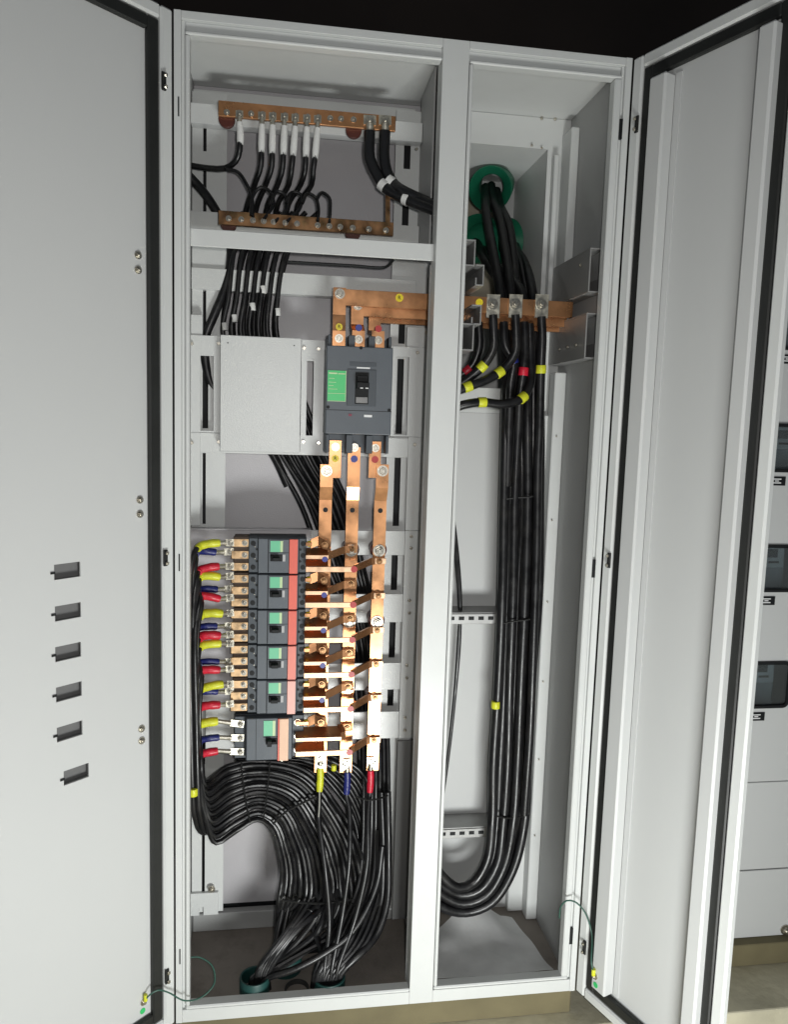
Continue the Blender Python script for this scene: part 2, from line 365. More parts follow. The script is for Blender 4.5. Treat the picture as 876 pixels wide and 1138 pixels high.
# middle mounting plates
lp = holed('mounting_bracket', 0.006, 0.073, 1.2365, 1.445, 0.207, 0.211, [(0.027, 0.055, 1.240, 1.402)], PLATE, CB)
rp = holed('mounting_bracket', 0.448, 0.526, 1.240, 1.440, 0.207, 0.211, [(0.456, 0.486, 1.243, 1.418)], PLATE, CB)
box('cross_rail', (0.006, 0.2115, 1.192), (0.535-0.008, 0.215, 1.2355), PLATE, CB, bev=0.0005)
box('cross_rail', (0.074, 0.2115, 1.40), (0.4475, 0.215, 1.442), PLATE, CB, bev=0.0005)
holed('mounting_bracket', 0.245, 0.300, 1.198, 1.4455, 0.205, 0.2105, [(0.257, 0.272, 1.236, 1.406)], PLATE, CB)
cv = boxes('cover_plate', [((0.072, 0.172, 1.198), (0.243, 0.175, 1.4445)), ((0.072, 0.1752, 1.198), (0.075, 0.206, 1.4445)), ((0.240, 0.1752, 1.198), (0.243, 0.206, 1.4445)), ((0.0755, 0.1752, 1.441), (0.2395, 0.206, 1.4445)), ((0.0755, 0.1752, 1.198), (0.2395, 0.206, 1.2015))], PLATE, CB, bev=0.0008)
for px, py in ((253, 381), (327, 384)): disc(cv, at(px, py, 0.1715), 0.0014, INK, 'rivet_hole', h=0.0006)
for px, py in ((213, 382), (243, 382), (213, 492), (243, 491), (338, 387), (354, 388), (337, 491), (354, 492), (464, 392), (461, 494), (474, 370)):
    bolt(CB, at(px, py, 0.2055), 0.0042, washer=False, name='screw')
box('side_bracket', (0.006, 0.2115, 1.4455), (0.031, 0.226, 1.489), PLATE, CB, bev=0.001)
box('side_bracket', (0.480, 0.2115, 1.4405), (0.527, 0.226, 1.486), PLATE, CB, bev=0.001)
# frame of the window between cover and breaker plate
box('side_bracket', (0.006, 0.207, 1.030), (0.027, 0.211, 1.236), PLATE, CB, bev=0.0006)
box('side_bracket', (0.490, 0.207, 1.024), (0.526, 0.211, 1.2395), PLATE, CB, bev=0.0006)
# breaker back plate
box('breaker_plate', (0.006, 0.205, 0.62), (0.272, 0.209, 1.024), BACK, CB, bev=0.0006)
box('breaker_plate_flange', (0.006, 0.180, 1.0242), (0.272, 0.209, 1.0272), BACK, CB, bev=0.0004)
box('breaker_plate_lower', (0.04, 0.205, 0.505), (0.272, 0.209, 0.6195), PLATE, CB, bev=0.0006)
for z0, z1 in ((0.966, 1.0225), (0.807, 0.874), (0.644, 0.709), (0.524, 0.590)):
    r_ = box('cross_rail', (0.2725, 0.206, z0), (0.489, 0.210, z1), PLATE, CB, bev=0.0005)
box('side_bracket', (0.4895, 0.205, 0.522), (0.526, 0.209, 1.0235), PLATE, CB, bev=0.0005)
for px, py in ((457, 596), (457, 609), (455, 667), (455, 681), (452, 739), (452, 753), (450, 797), (450, 811)):
    bolt(CB, at(px, py, 0.2045), 0.0040, washer=False, name='screw')
# right compartment DIN rails
for z in (0.826, 0.284):
    d = boxes('slotted_rail', [((0.535, 0.214, z-0.025), (0.775, 0.217, z-0.003)), ((0.535, 0.2172, z-0.003), (0.775, 0.284, z+0.000)), ((0.535, 0.2172, z-0.028), (0.775, 0.284, z-0.025))], GALV, CB, bev=0.0004)
    for k in range(9):
        x = 0.555+k*0.024
        box('rail_slot', (x, 0.2125, z-0.017), (x+0.013, 0.2138, z-0.009), INK, d, bev=0)
# supports of the feed bars: channels running back along the walls
CHAN = mat('channel_grey', (0.30, 0.30, 0.295), 0.4, metal=0.3, var=0.06)
def channel(x0, x1, z0, z1, inward):
    t = 0.003; xi = x1 if inward > 0 else x0
    L = [((x0 if inward > 0 else x1-t, 0.040, z0), (x0+t if inward > 0 else x1, 0.262, z1)),
         ((x0, 0.040, z1+0.0002), (x1, 0.262, z1+t)), ((x0, 0.040, z0-t), (x1, 0.262, z0-0.0002)),
         ((xi-t if inward > 0 else xi, 0.0402, z0), (xi if inward > 0 else xi+t, 0.262, z0+(z1-z0)*0.35))]
    return boxes('bar_support_channel', L, CHAN, CB, bev=0.0004)
channel(0.832, 0.864, 1.556, 1.640, 1); channel(0.832, 0.864, 1.420, 1.508, 1)
channel(0.560, 0.588, 1.594, 1.640, -1); channel(0.590, 0.608, 1.556, 1.592, -1); channel(0.585, 0.606, 1.478, 1.512, -1); channel(0.560, 0.592, 1.425, 1.474, -1)
for y in (0.08, 0.13, 0.18): bolt(CB, (0.8315, y, 1.448), 0.004, axis=(-1, 0, 0), washer=False, name='screw')
bolt(CB, (0.8315, 0.08, 1.615), 0.004, axis=(-1, 0, 0), washer=False, name='screw')
for z in (0.25, 0.45, 0.65, 0.85, 1.05, 1.25): bolt(CB, (0.848, 0.2245, z), 0.0022, washer=False, name='screw')
# hinge slots in the frame
for z, x in ((1.833, 0.0085), (0.985, 0.0085), (0.152, 0.0085)): box('hinge_slot', (x-0.0012, -0.0008, z-0.017), (x+0.0012, 0.0, z+0.017), INK, fr, bev=0)
for z in (1.865, 0.975, 0.135): box('hinge_slot', (0.861, -0.001, z-0.019), (0.868, 0.0105, z+0.019), INK, fr, bev=0)

# ------------------------------------------------------------------ doors
def door(hx, ang, W, s, holes, label):
    """local x along the leaf, local y*s = towards the inside"""
    def B(lo, hi):  # y range given as (outer..inner) depth below the inner plane
        a, b = lo[1]*s, hi[1]*s
        return ((lo[0], min(a, b), lo[2]), (hi[0], max(a, b), hi[2]))
    ya, yb = sorted((-0.018*s, -0.014*s))
    d = holed('door', 0.012, W-0.012, 0.012, 1.988, ya, yb, holes, PAINTD, CB)
    # re-origin at the hinge
    off = Vector(POS[d.name]); 
    for v in d.data.vertices: v.co += off
    d.location = Vector((hx, 0.0, 0.0))-POS[CB.name]; d.rotation_euler = (0, 0, R(ang)); POS[d.name] = Vector((0, 0, 0))
    d['label'] = label
    def part(name, lst, m, bev=0.0): return boxes(name, [B(l, h) for l, h in lst], m, d, bev=bev)
    part('door_edge', [((0.001, -0.0175, 0.002), (0.0265, 0.0, 1.998)), ((W-0.0265, -0.0175, 0.002), (W-0.001, 0.0, 1.998)),
        ((0.0268, -0.0175, 0.002), (W-0.0268, 0.0, 0.0265)), ((0.0268, -0.0175, 1.9735), (W-0.0268, 0.0, 1.998))], PAINT, bev=0.004)
    g0, g1 = 0.029, 0.052
    part('gasket', [((g0, -0.0138, g0), (g1, -0.002, 2-g0)), ((W-g1, -0.0138, g0), (W-g0, -0.002, 2-g0)),
        ((g1+0.0002, -0.0138, g0), (W-g1-0.0002, -0.002, g1)), ((g1+0.0002, -0.0138, 2-g1), (W-g1-0.0002, -0.002, 2-g0))], GASK, bev=0.0025)
    return d, part
ls = [(0.188, 0.236, 1.008), (0.188, 0.236, 0.9345), (0.189, 0.237, 0.862), (0.189, 0.237, 0.789), (0.189, 0.237, 0.7155), (0.178, 0.226, 0.631)]
ld, lpart = door(0.0, -137, 0.505, 1, [(a, b, z-0.027, z) for a, b, z in ls], 'left door leaf with a column of six cutouts')
for a, b, z in ls:
    lpart('cutout_backing', [((a-0.004, -0.0275, z-0.031), (b+0.004, -0.0185, z-0.0275)), ((a-0.004, -0.030, z-0.031), (b+0.004, -0.0277, z+0.004))], DARKSLOT)  # dark grey plate added behind each cutout for the dimness seen through it
    lpart('cutout_latch', [((b-0.001, -0.0135, z-0.016), (b+0.007, -0.012, z-0.012))], INK)
def dbolt(d, s, u, z, r=0.005, yy=-0.0138, m=None):
    return bolt(d, (u, yy*s, z), r, axis=(0, s, 0), name='stud', m=m)
for z in (1.557, 1.531, 1.111, 1.084, 0.663, 0.639): dbolt(ld, 1, 0.068, z)
def hinge(d, s, z):
    bm = bmesh.new()
    add_box(bm, (0.018, min(0, 0.004*s), z-0.016), (0.027, max(0, 0.004*s), z+0.016), 0.001)
    h = new('hinge', bm, GASK, d)
    for dz in (-0.010, 0.010): bolt(h, (0.022, 0.004*s, z+dz), 0.004, axis=(0, s, 0), name='hinge_screw', washer=False)
for z in (1.868, 0.997, 0.122): hinge(ld, 1, z)
# right leaf with two stiffening channels
rd, rpart = door(0.881, -68, 0.367, -1, [], 'right door leaf with two vertical stiffeners and black gasket')
rpart('stiffener', [((0.060, -0.0137, 0.058), (0.100, 0.016, 1.938))], PAINTD, bev=0.004)
rpart('stiffener_flange', [((0.1003, -0.0137, 0.058), (0.114, -0.0112, 1.938))], PAINTD)
rpart('stiffener', [((0.288, -0.0137, 0.058), (0.320, 0.016, 1.938))], PAINTD, bev=0.004)
for z in (1.868, 0.997, 0.122): hinge(rd, -1, z)
dbolt(rd, -1, 0.072, 0.092, 0.005, 0.016); dbolt(ld, 1, 0.068, 0.085, 0.005)
disc(rd, (0.075, -0.0166, 0.073), 0.006, GREEN, 'earth_sticker', axis=(0, -1, 0)); disc(ld, (0.070, -0.0134, 0.066), 0.006, GREEN, 'earth_sticker', axis=(0, 1, 0))

# ------------------------------------------------------------------ neighbouring meter cabinet
NB = thing('meter_cabinet', (1.55, 0.33, 0.0)); tag(NB, 'light grey meter cabinet with small dark windows beyond the right door', 'cabinet')
wins = [(1.333, 0.605, 0.723), (1.333, 0.894, 1.010), (1.333, 1.182, 1.297), (1.333, 1.465, 1.580)]
holes = [(1.338, 1.440, a+0.005, b-0.005) for _, a, b in wins]
holed('front_panel', 1.125, 1.98, 0.416, 2.0, 0.130, 0.134, holes, PAINTD, NB)
box('front_panel', (1.125, 0.130, 0.184), (1.98, 0.134, 0.4135), PAINTD, NB, bev=0.001)
box('front_panel', (1.125, 0.130, 0.0), (1.98, 0.134, 0.1805), PAINTD, NB, bev=0.001)
boxes('cabinet_body', [((1.12, 0.137, 0.0), (1.124, 0.52, 2.0)), ((1.981, 0.137, 0.0), (1.985, 0.52, 2.0)), ((1.12, 0.137, 2.0005), (1.985, 0.52, 2.004)), ((1.125, 0.135, 0.15), (1.98, 0.1365, 0.45)), ((1.125, 0.30, 0.45), (1.98, 0.304, 2.0))], SIDE, NB)
for k, (x, a, b) in enumerate(wins):
    # rounded window frame
    t = 0.008; x1 = 1.445; rad = 0.018; bm = bmesh.new(); loops = []
    for ins, yy in ((0.0, 0.1298), (0.001, 0.1245), (t, 0.1245), (t+0.001, 0.1298)):
        ring = []
        for cx, cz, a0 in ((x1-rad, b-rad, 0), (x+rad*0.3, b-rad*0.3, 90), (x+rad*0.3, a+rad*0.3, 180), (x1-rad, a+rad, 270)):
            rr = (rad if cx > 1.4 else rad*0.3)
            for q in range(6):
                an = R(a0+q*18); ring.append(bm.verts.new((cx+math.cos(an)*max(0.0005, rr-ins)-(0 if rr > ins else (ins-rr)*math.copysign(1, math.cos(R(a0+45)))), yy, cz+math.sin(an)*max(0.0005, rr-ins)-(0 if rr > ins else (ins-rr)*math.copysign(1, math.sin(R(a0+45)))))))
        loops.append(ring)
    for r0, r1 in zip(loops, loops[1:]+loops[:1]):
        for q in range(len(r0)): bm.faces.new((r0[q], r0[(q+1) % len(r0)], r1[(q+1) % len(r0)], r1[q]))
    wf = new('window_frame', bm, INK, NB)
    box('window_pane', (x+0.001, 0.1315, a+0.001), (x1-0.001, 0.1325, b-0.001), GLASS, wf, bev=0)
    mt = box('meter', (x+0.004, 0.16, a-0.02), (x1-0.022, 0.22, b+0.01), METER, NB, bev=0.004, seg=2)
    box('meter_face', (x+0.006, 0.157, a+0.055), (x1-0.026, 0.1598, b+0.004), METERL, mt, bev=0.001)
    box('meter_display', (x+0.010, 0.155, b-0.036), (x1-0.045, 0.1568, b-0.016), LCD, mt, bev=0.0005)
    box('meter_print', (x+0.045, 0.1555, b-0.050), (x1-0.040, 0.1567, b-0.045), INK, mt, bev=0)
    pl = box('name_plate', (1.337, 0.1275, a-0.031), (1.384, 0.1295, a-0.010), INK, NB, bev=0.0004)
    for q, (u0, u1) in enumerate(((1.350, 1.372), (1.356, 1.366), (1.350, 1.372))):
        box('print_line', (u0, 0.1268, a-0.017-q*0.0045), (u1, 0.1273, a-0.0145-q*0.0045), PRINT, pl, bev=0)
bolt(NB, at(873, 1033, 0.129), 0.009, name='lock')

# ------------------------------------------------------------------ top earth / neutral bars
def terminal_bar(name, label, m, x0, x1, z0, z1, bolts_px, by, ins_px, iy):
    T = thing(name, (x0, 0.165, z0)); tag(T, label, 'busbar')
    bm = bmesh.new(); add_box(bm, (x0, 0.152, z0), (x1, 0.160, z1), 0.0008); new('bar', bm, m, T)
    for px, py in bolts_px: bolt(T, at(px, py, 0.1515), 0.0042, m=ZINC, washer=True)
    for px, py in ins_px: cyl('insulator', at(px, py, 0.166), (0, 1, 0), 0.0170, 0.010, INSUL, T, n=20, bev=0.001); cyl('insulator_core', at(px, py-4, 0.188), (0, 1, 0), 0.009, 0.034, INSUL, T, n=16)
    return T
bx = [252, 266, 279, 292, 304, 317, 329, 342, 354, 367, 379, 393]
terminal_bar('earth_busbar', 'bright copper terminal bar carrying white-sleeved cables near the cabinet roof', COPPER, 0.067, 0.432, 1.879, 1.909,
    [(x, 125+(x-252)*0.057) for x in bx], 0, [(252, 133), (393, 145)], 0)
bx2 = [254, 268, 281, 293, 304, 317, 330, 353, 366, 378, 392, 410, 429]
terminal_bar('neutral_busbar', 'tarnished copper terminal bar just above the shelf', COPPERD, 0.068, 0.434, 1.666, 1.694,
    [(x, 243+(x-254)*0.075) for x in bx2], 0, [(254, 249), (392, 259)], 0)

# ------------------------------------------------------------------ cables: generic
def lug_part(parent, tip, back, r, m=TIN, face=(0, -1, 0)):
    """ring tongue from bolt centre 'tip' towards 'back' and a crimp barrel"""
    tip = Vector(tip); back = Vector(back); d = (back-tip).normalized(); L = (back-tip).length; f = Vector(face)
    bm = bmesh.new()
    side = d.cross(f).normalized()*r*1.25
    mid = tip+d*L*0.5
    a = [tip-d*r*1.2-side, tip-d*r*1.2+side, mid+side, mid-side]
    vb = [bm.verts.new(p) for p in a]; vt = [bm.verts.new(p+f*0.0022) for p in a]
    bm.faces.new(vb); bm.faces.new(vt[::-1])
    for k in range(4): bm.faces.new((vb[k], vb[(k+1) % 4], vt[(k+1) % 4], vt[k]))
    add_tube(bm, [mid-d*0.002+f*r*0.4, back+d*0.006], r*0.82, 10)
    lg = new('lug', bm, m, parent, smooth=True)
    bolt(lg, tip+f*0.0022, r*0.75, axis=face, name='lug_bolt')
    return lg
def cable(name, label, pts, r, group=None, m=BLACK, n=10, cat='cable', step=0.012):
    o = tube(name, pts, r, m, None, n, step); tag(o, label, cat, group); return o
def band(parent, c, d, r, L, m, name='tape_band'):
    c = Vector(c); d = Vector(d).normalized()
    return tube(name, [c-d*L/2, c-d*L*0.47, c, c+d*L*0.47, c+d*L/2], r, m, parent, n=12, raw=True, rfun=lambda t: r*(0.97 if t in (0, 1) else 1.0))

# ---- white-sleeved earth cables
topx = [291, 303, 316, 328, 341, 353]
ybt = lambda x: 134+(x-266)*0.062
ordn = ['leftmost', 'second', 'third', 'fourth', 'fifth', 'rightmost']
for i, x in enumerate(topx):
    sy0 = ybt(x)+3; sy1 = sy0+31+i*0.6
    xb = 262+i*12; xs = 257+i*12; xm = 249+i*11.5
    dx = [-1, -1, -2, -4, -2, -5][i]
    path = [at(x+dx*0.5, sy1-4, 0.148), at(x+dx, sy1+14, 0.152), at(x-8+i*0.3, 205, 0.175), at(x-16-i*1.2, 228, 0.222), at(xb+6, 256, 0.247), at(xs, 290, 0.245), at(xm+2, 330, 0.240), at(xm-1, 372, 0.238),
            at(272+i*11, 440, 0.238), at(303+i*11, 505, 0.245), at(334+i*9.5, 560, 0.246), at(356+i*9, 620, 0.248), at(386+i*6.5, 700, 0.252), at(398+i*5.5, 800, 0.25), at(400+i*5, 880, 0.225), at(398+i*5.2, 950, 0.20), at(388+i*6, 1000, 0.16), at(366+i*5, 1045, 0.11), at(350+i*5, 1085, 0.055)]
    path.append(path[-1]+Vector((-0.01, -0.005, -0.05)))
    c = cable('earth_cable', ordn[i]+' of the six white-sleeved black cables below the bright copper bar', path, 0.0058, 'white-sleeved earth cables')
    tube('white_sleeve', [at(x, sy0, 0.148), at(x+dx*0.3, (sy0+sy1)/2, 0.148), at(x+dx*0.6, sy1, 0.149)], 0.0072, WHITE, c, n=12, rfun=sleeve_fun(0.0072))
    lug_part(c, at(x, ybt(x)-7, 0.1515), at(x, sy0-1, 0.1495), 0.006)
# side one which turns left to the wall
c = cable('earth_cable', 'white-sleeved black cable turning left towards the cabinet wall under the copper bar', [at(267, 155, 0.148), at(266, 168, 0.150), at(262, 179, 0.160), at(250, 187, 0.175), at(232, 187, 0.185), at(212, 184, 0.19), at(203, 182, 0.195)], 0.0062, 'white-sleeved earth cables')
tube('white_sleeve', [at(266, 136, 0.148), at(267, 148, 0.148), at(267, 161, 0.149)], 0.0073, WHITE, c, n=12, rfun=sleeve_fun(0.0073))
lug_part(c, at(266, 127, 0.1515), at(266, 135, 0.1495), 0.006)
# thick cable on the left and its fellow
cable('supply_cable', 'thick black cable at the upper left going down behind the tarnished bar', [at(202, 188, 0.17), at(214, 200, 0.18), at(228, 216, 0.20), at(243, 240, 0.225), at(255, 268, 0.24), at(256, 290, 0.235), at(250, 320, 0.23), at(238, 350, 0.225), at(228, 378, 0.228), at(236, 430, 0.245), at(300, 500, 0.25), at(320, 540, 0.25)], 0.0098)
for i in range(7):
    x0 = 262+i*9.5
    path = [at(270+i*14, 236, 0.228), at(264+i*10.5, 262, 0.252), at(x0-4, 290, 0.225), at(x0-8-i*0.4, 330, 0.220), at(x0-14+i*0.5, 374, 0.222), at(282+i*9, 440, 0.225), at(313+i*8, 505, 0.228), at(348+i*6.5, 562, 0.229), at(380+i*4, 640, 0.236), at(398+i*4, 720, 0.258), at(403+i*4.5, 800, 0.24), at(404+i*4.6, 870, 0.205), at(403+i*4.6, 940, 0.18), at(398+i*5, 985, 0.15), at(372+i*6, 1045, 0.08), at(356+i*3, 1084, 0.045)]
    path.append(path[-1]+Vector((-0.006, -0.002, -0.05)))
    c = cable('neutral_cable', ['first', 'second', 'third', 'fourth', 'fifth', 'sixth', 'last'][i]+' from the left of the black cables dropping from the shelf behind the blank cover', path, 0.0056, 'black cables dropping behind the cover plate')
    if i in (0, 1, 3, 4, 6):
        yy = {0: 363, 1: 354, 3: 341, 4: 322, 6: 347}[i]; k = (yy-330)/44.0
        q = at(x0-8-i*0.4+(-6+i*0.9)*max(0, k)+(2 if k < 0 else 0), yy, 0.2205)
        band(c, q, (0.1, 0, -1), 0.0068, 0.016, WHITE)
# small loop wires of the tarnished bar
LOOPS = [[(250, 188), (264, 191), (273, 203), (280, 220), (281, 242)], [(279, 240), (281, 218), (290, 208), (300, 213), (304, 226), (293, 244)],
    [(300, 228), (308, 213), (316, 216), (318, 232), (305, 247)], [(318, 226), (324, 214), (334, 216), (334, 230), (317, 248)], [(336, 226), (342, 215), (351, 220), (354, 232), (353, 246)], [(352, 222), (358, 214), (366, 220), (367, 234), (366, 248)]]
for i, L in enumerate(LOOPS):
    cable('loop_wire', ['thin black wire running from the left-turning cable down to the tarnished bar', 'small black wire loop over the left part of the tarnished bar', 'small black wire loop third from the left over the tarnished bar', 'small black wire loop fourth from the left over the tarnished bar', 'small black wire loop second from the right over the tarnished bar', 'small black wire loop furthest right over the tarnished bar'][i],
        [at(x, y, 0.165 if 0 < k < len(L)-1 else 0.150) for k, (x, y) in enumerate(L)], 0.0036, 'wire loops over the tarnished bar', n=8, step=0.006)
# two heavy cables on the right end of the bright bar
for j, (L, lab) in enumerate((([(411, 146), (411, 176), (419, 194), (428, 208), (442, 217), (460, 225), (484, 234), (500, 239)], 'left of two heavy black cables hanging from the right end of the copper bar'),
        ([(428, 146), (427, 174), (430, 191), (437, 204), (449, 213), (466, 221), (486, 229), (500, 234)], 'right of two heavy black cables hanging from the right end of the copper bar'))):
    ys = [0.15, 0.15, 0.148, 0.142, 0.128-0.012*j, 0.108, 0.082, 0.062]
    c = cable('heavy_earth_cable', lab, [at(x, y, q) for (x, y), q in zip(L, ys)], 0.0118, 'heavy cables at the copper bar', m=SHRINK, n=12)
    p1 = at(*((426, 206) if j == 0 else (434, 202)), 0.143); band(c, p1, at(442, 218, 0.13)-at(424, 202, 0.145), 0.0132, 0.014, WHITE)
    lug_part(c, at((411, 428)[j], 135, 0.152), at((411, 428)[j], 143, 0.150), 0.0105)
    if j == 0:
        p2 = at(452, 221, 0.117); band(c, p2, at(460, 225, 0.108)-at(442, 217, 0.128), 0.0140, 0.012, WHITE)
vl = strip('copper_link', [at(431, 212, 0.150), at(431, 230, 0.150), at(431, 252, 0.150)], (0.010, 0, 0), 0.004, COPPERD); tag(vl, 'short vertical copper strip dropping to the right end of the tarnished bar', 'copper link')
# ------------------------------------------------------------------ main breaker
MB = thing('main_circuit_breaker', (0.364, 0.205, 1.20)); tag(MB, 'large slate grey moulded circuit breaker with green label beside blank cover plate', 'circuit breaker')
x0, x1 = 0.2945, 0.4345
box('case', (x0, 0.105, 1.243), (x1, 0.203, 1.4265), SLATE, MB, bev=0.002, seg=2)
box('seam', (x0-0.0003, 0.1045, 1.2925), (x1+0.0003, 0.1049, 1.2935), INK, MB, bev=0)
for z0, z1 in ((1.203, 1.2425), (1.427, 1.446)):
    tb = box('terminal_base', (x0+0.001, 0.150, z0), (x1-0.001, 0.203, z1), SLATE2, MB, bev=0.001)
    for k in range(4):
        xx = x0+0.003+k*(x1-x0-0.012)/3
        box('barrier', (xx, 0.112, z0-(0.0 if z0 < 1.3 else 0)), (xx+0.006+(0.008 if k in (1, 2) else 0), 0.1495, z1+(0.004 if z0 > 1.3 else -0.001)), SLATE2, tb, bev=0.001)
fc = box('front_panel', (0.3385, 0.1025, 1.303), (0.400, 0.1048, 1.379), SLATE2, MB, bev=0.0006)
box('handle_slot', (0.3555, 0.1005, 1.307), (0.384, 0.1022, 1.373), INK, fc, bev=0.0004)
tg = boxes('toggle', [((0.3565, 0.080, 1.338), (0.3830, 0.1004, 1.352)), ((0.358, 0.092, 1.3523), (0.382, 0.1004, 1.366))], INK, MB, bev=0.0015)
for q in (0.364, 0.375): box('toggle_mark', (q, 0.0795, 1.3385), (q+0.006, 0.0799, 1.3405), PRINT, tg, bev=0)
box('handle_rest', (0.357, 0.0985, 1.309), (0.3825, 0.1004, 1.322), mat('grey_plastic', (0.16, 0.16, 0.16), 0.3), MB, bev=0.001)
lb = box('label', (0.2975, 0.1035, 1.311), (0.3365, 0.1048, 1.375), GREEN, MB, bev=0)
for z, a, b, th in ((1.3675, 0.300, 0.317, 0.003), (1.3675, 0.319, 0.334, 0.002), (1.327, 0.2985, 0.3355, 0.0008), (1.311, 0.2985, 0.3355, 0.001), (1.358, 0.300, 0.312, 0.0009), (1.350, 0.300, 0.315, 0.0009), (1.343, 0.300, 0.310, 0.0009), (1.336, 0.300, 0.318, 0.0009)):
    box('label_print', (a, 0.1029, z), (b, 0.1033, z+th), LIME, lb, bev=0)
box('label_print', (0.3352, 0.1029, 1.311), (0.3362, 0.1033, 1.375), LIME, lb, bev=0)
box('logo_bar', (0.343, 0.1036, 1.386), (0.400, 0.1047, 1.394), SLATE2, MB, bev=0)
box('printed_name', (0.358, 0.1036, 1.381), (0.386, 0.1046, 1.384), PRINT, MB, bev=0)
box('printed_type', (0.376, 0.1036, 1.279+0.001), (0.393, 0.1046, 1.285), PRINT, MB, bev=0)
box('printed_mark', (0.343, 0.1036, 1.281), (0.350, 0.1046, 1.286), mat('maroon_print', (0.20, 0.03, 0.06)), MB, bev=0)
for xx, z in ((0.2995, 1.2985), (0.4295, 1.296), (0.366, 1.424)): disc(MB, (xx, 0.1043, z), 0.0035, INK, 'cover_screw')

# ------------------------------------------------------------------ feed bars from the right compartment
def feed(label, xv, yf, zt, zb, xend, dot, wide=0.027):
    T = thing('feed_busbar', (xv, yf, zb)); tag(T, label, 'busbar', 'copper feed bars above the main breaker')
    box('horizontal_bar', (xv-wide/2, yf, zt-0.034), (xend, yf+0.008, zt), COPPER, T, bev=0.0008)
    strip('vertical_bar', [(xv, yf-0.0045, zt+0.001), (xv, yf-0.0045, zt-0.055), (xv, 0.128, zb+0.012), (xv, 0.128, zb-0.03)], (wide, 0, 0), 0.008, COPPER, T)
    bolt(T, (xv, yf-0.0095, zt-0.012), 0.0075)
    bolt(T, (xv, 0.1225, zb-0.004), 0.0062)
    if dot:
        d1 = disc(T, (xv, 0.1228, zb+0.020), 0.0072, dot, h=0.0016)
    return T
ty = mat('yellow_phase_label', (0.70, 0.56, 0.02), 0.4)
tb_ = mat('blue_phase_label', (0.03, 0.04, 0.24), 0.4); tr_ = mat('red_phase_label', (0.42, 0.03, 0.03), 0.4)
f1 = feed('front copper feed bar with yellow phase labels running right through the partition', 0.3205, 0.136, 1.5475, 1.447, 0.838, ty)
d = disc(f1, at(444, 331, 0.1352), 0.0085, ty, h=0.0014); letter(f1, 'R', at(444, 331, 0.1342), 0.011, INK)
letter(f1, 'R', (0.3205, 0.1215, 1.467), 0.010, INK)
disc(f1, at(533, 336, 0.1352), 0.008, ty, h=0.0014)
f2 = feed('middle copper feed bar with blue phase label behind the yellow one', 0.362, 0.168, 1.531, 1.447, 0.838, tb_)
f3 = feed('rear copper feed bar with red phase label, right above the main breaker', 0.404, 0.200, 1.523, 1.447, 0.838, tr_)

# ------------------------------------------------------------------ vertical distribution busbars
def vbar(label, top, bot, dot, pad_px, ins, jog):
    a = at(top[0], top[1], 0.145); b = at(bot[0], bot[1], 0.158)
    T = thing('distribution_busbar', b); tag(T, label, 'busbar', 'vertical copper distribution bars')
    ln = lambda z, y: Vector((a.x+(b.x-a.x)*(a.z-z)/(a.z-b.z), y, z))
    yA = 0.142 if jog else 0.150
    strip('bar', [ln(a.z, yA), ln(1.128, yA), ln(1.098, 0.160), ln(b.z, 0.160)], (0.0275, 0, 0), 0.008, COPPER, T)
    if pad_px:
        p = at(pad_px[0], pad_px[1], 0.150); strip('terminal_pad', [(p.x, 0.150, 1.228), (p.x, 0.150, p.z)], (0.026, 0, 0), 0.006, COPPER, T)
        bolt(T, (a.x, yA-0.0045, a.z-0.014), 0.0085)
        dx = p.x
    else: dx = a.x
    disc(T, (dx, 0.1452 if pad_px else yA-0.005, 1.189), 0.0078, dot, h=0.0014)
    bolt(T, (dx, 0.1455 if pad_px else yA-0.0045, 1.214), 0.0062)
    for z in ins:
        p = ln(z, 0.186); cyl('insulator', p, (0, 1, 0), 0.019, 0.042, INSUL, T, n=20, bev=0.002)
        bolt(T, ln(z, 0.1555), 0.0095)
    p = ln(1.075, 0.1557); disc(T, p, 0.0055, INK, 'bolt_hole', h=0.0006)
    bolt(T, ln(b.z+0.018, 0.1555), 0.0085)
    return T, ln
vb1, l1 = vbar('left copper distribution bar with yellow phase label below the main breaker', (363, 516), (356, 858), ty, (372, 531), (), True)
vb2, l2 = vbar('middle copper distribution bar with blue phase label below the main breaker', (394, 497), (384, 858), tb_, None, (0.985, 0.822, 0.668), False)
vb3, l3 = vbar('right copper distribution bar with red phase label below the main breaker', (425, 516), (414, 856), tr_, (416, 531), (0.985, 0.822, 0.640), True)
letter(vb1, 'R', (at(372, 531, 0.150).x, 0.1436, 1.189), 0.010, INK)

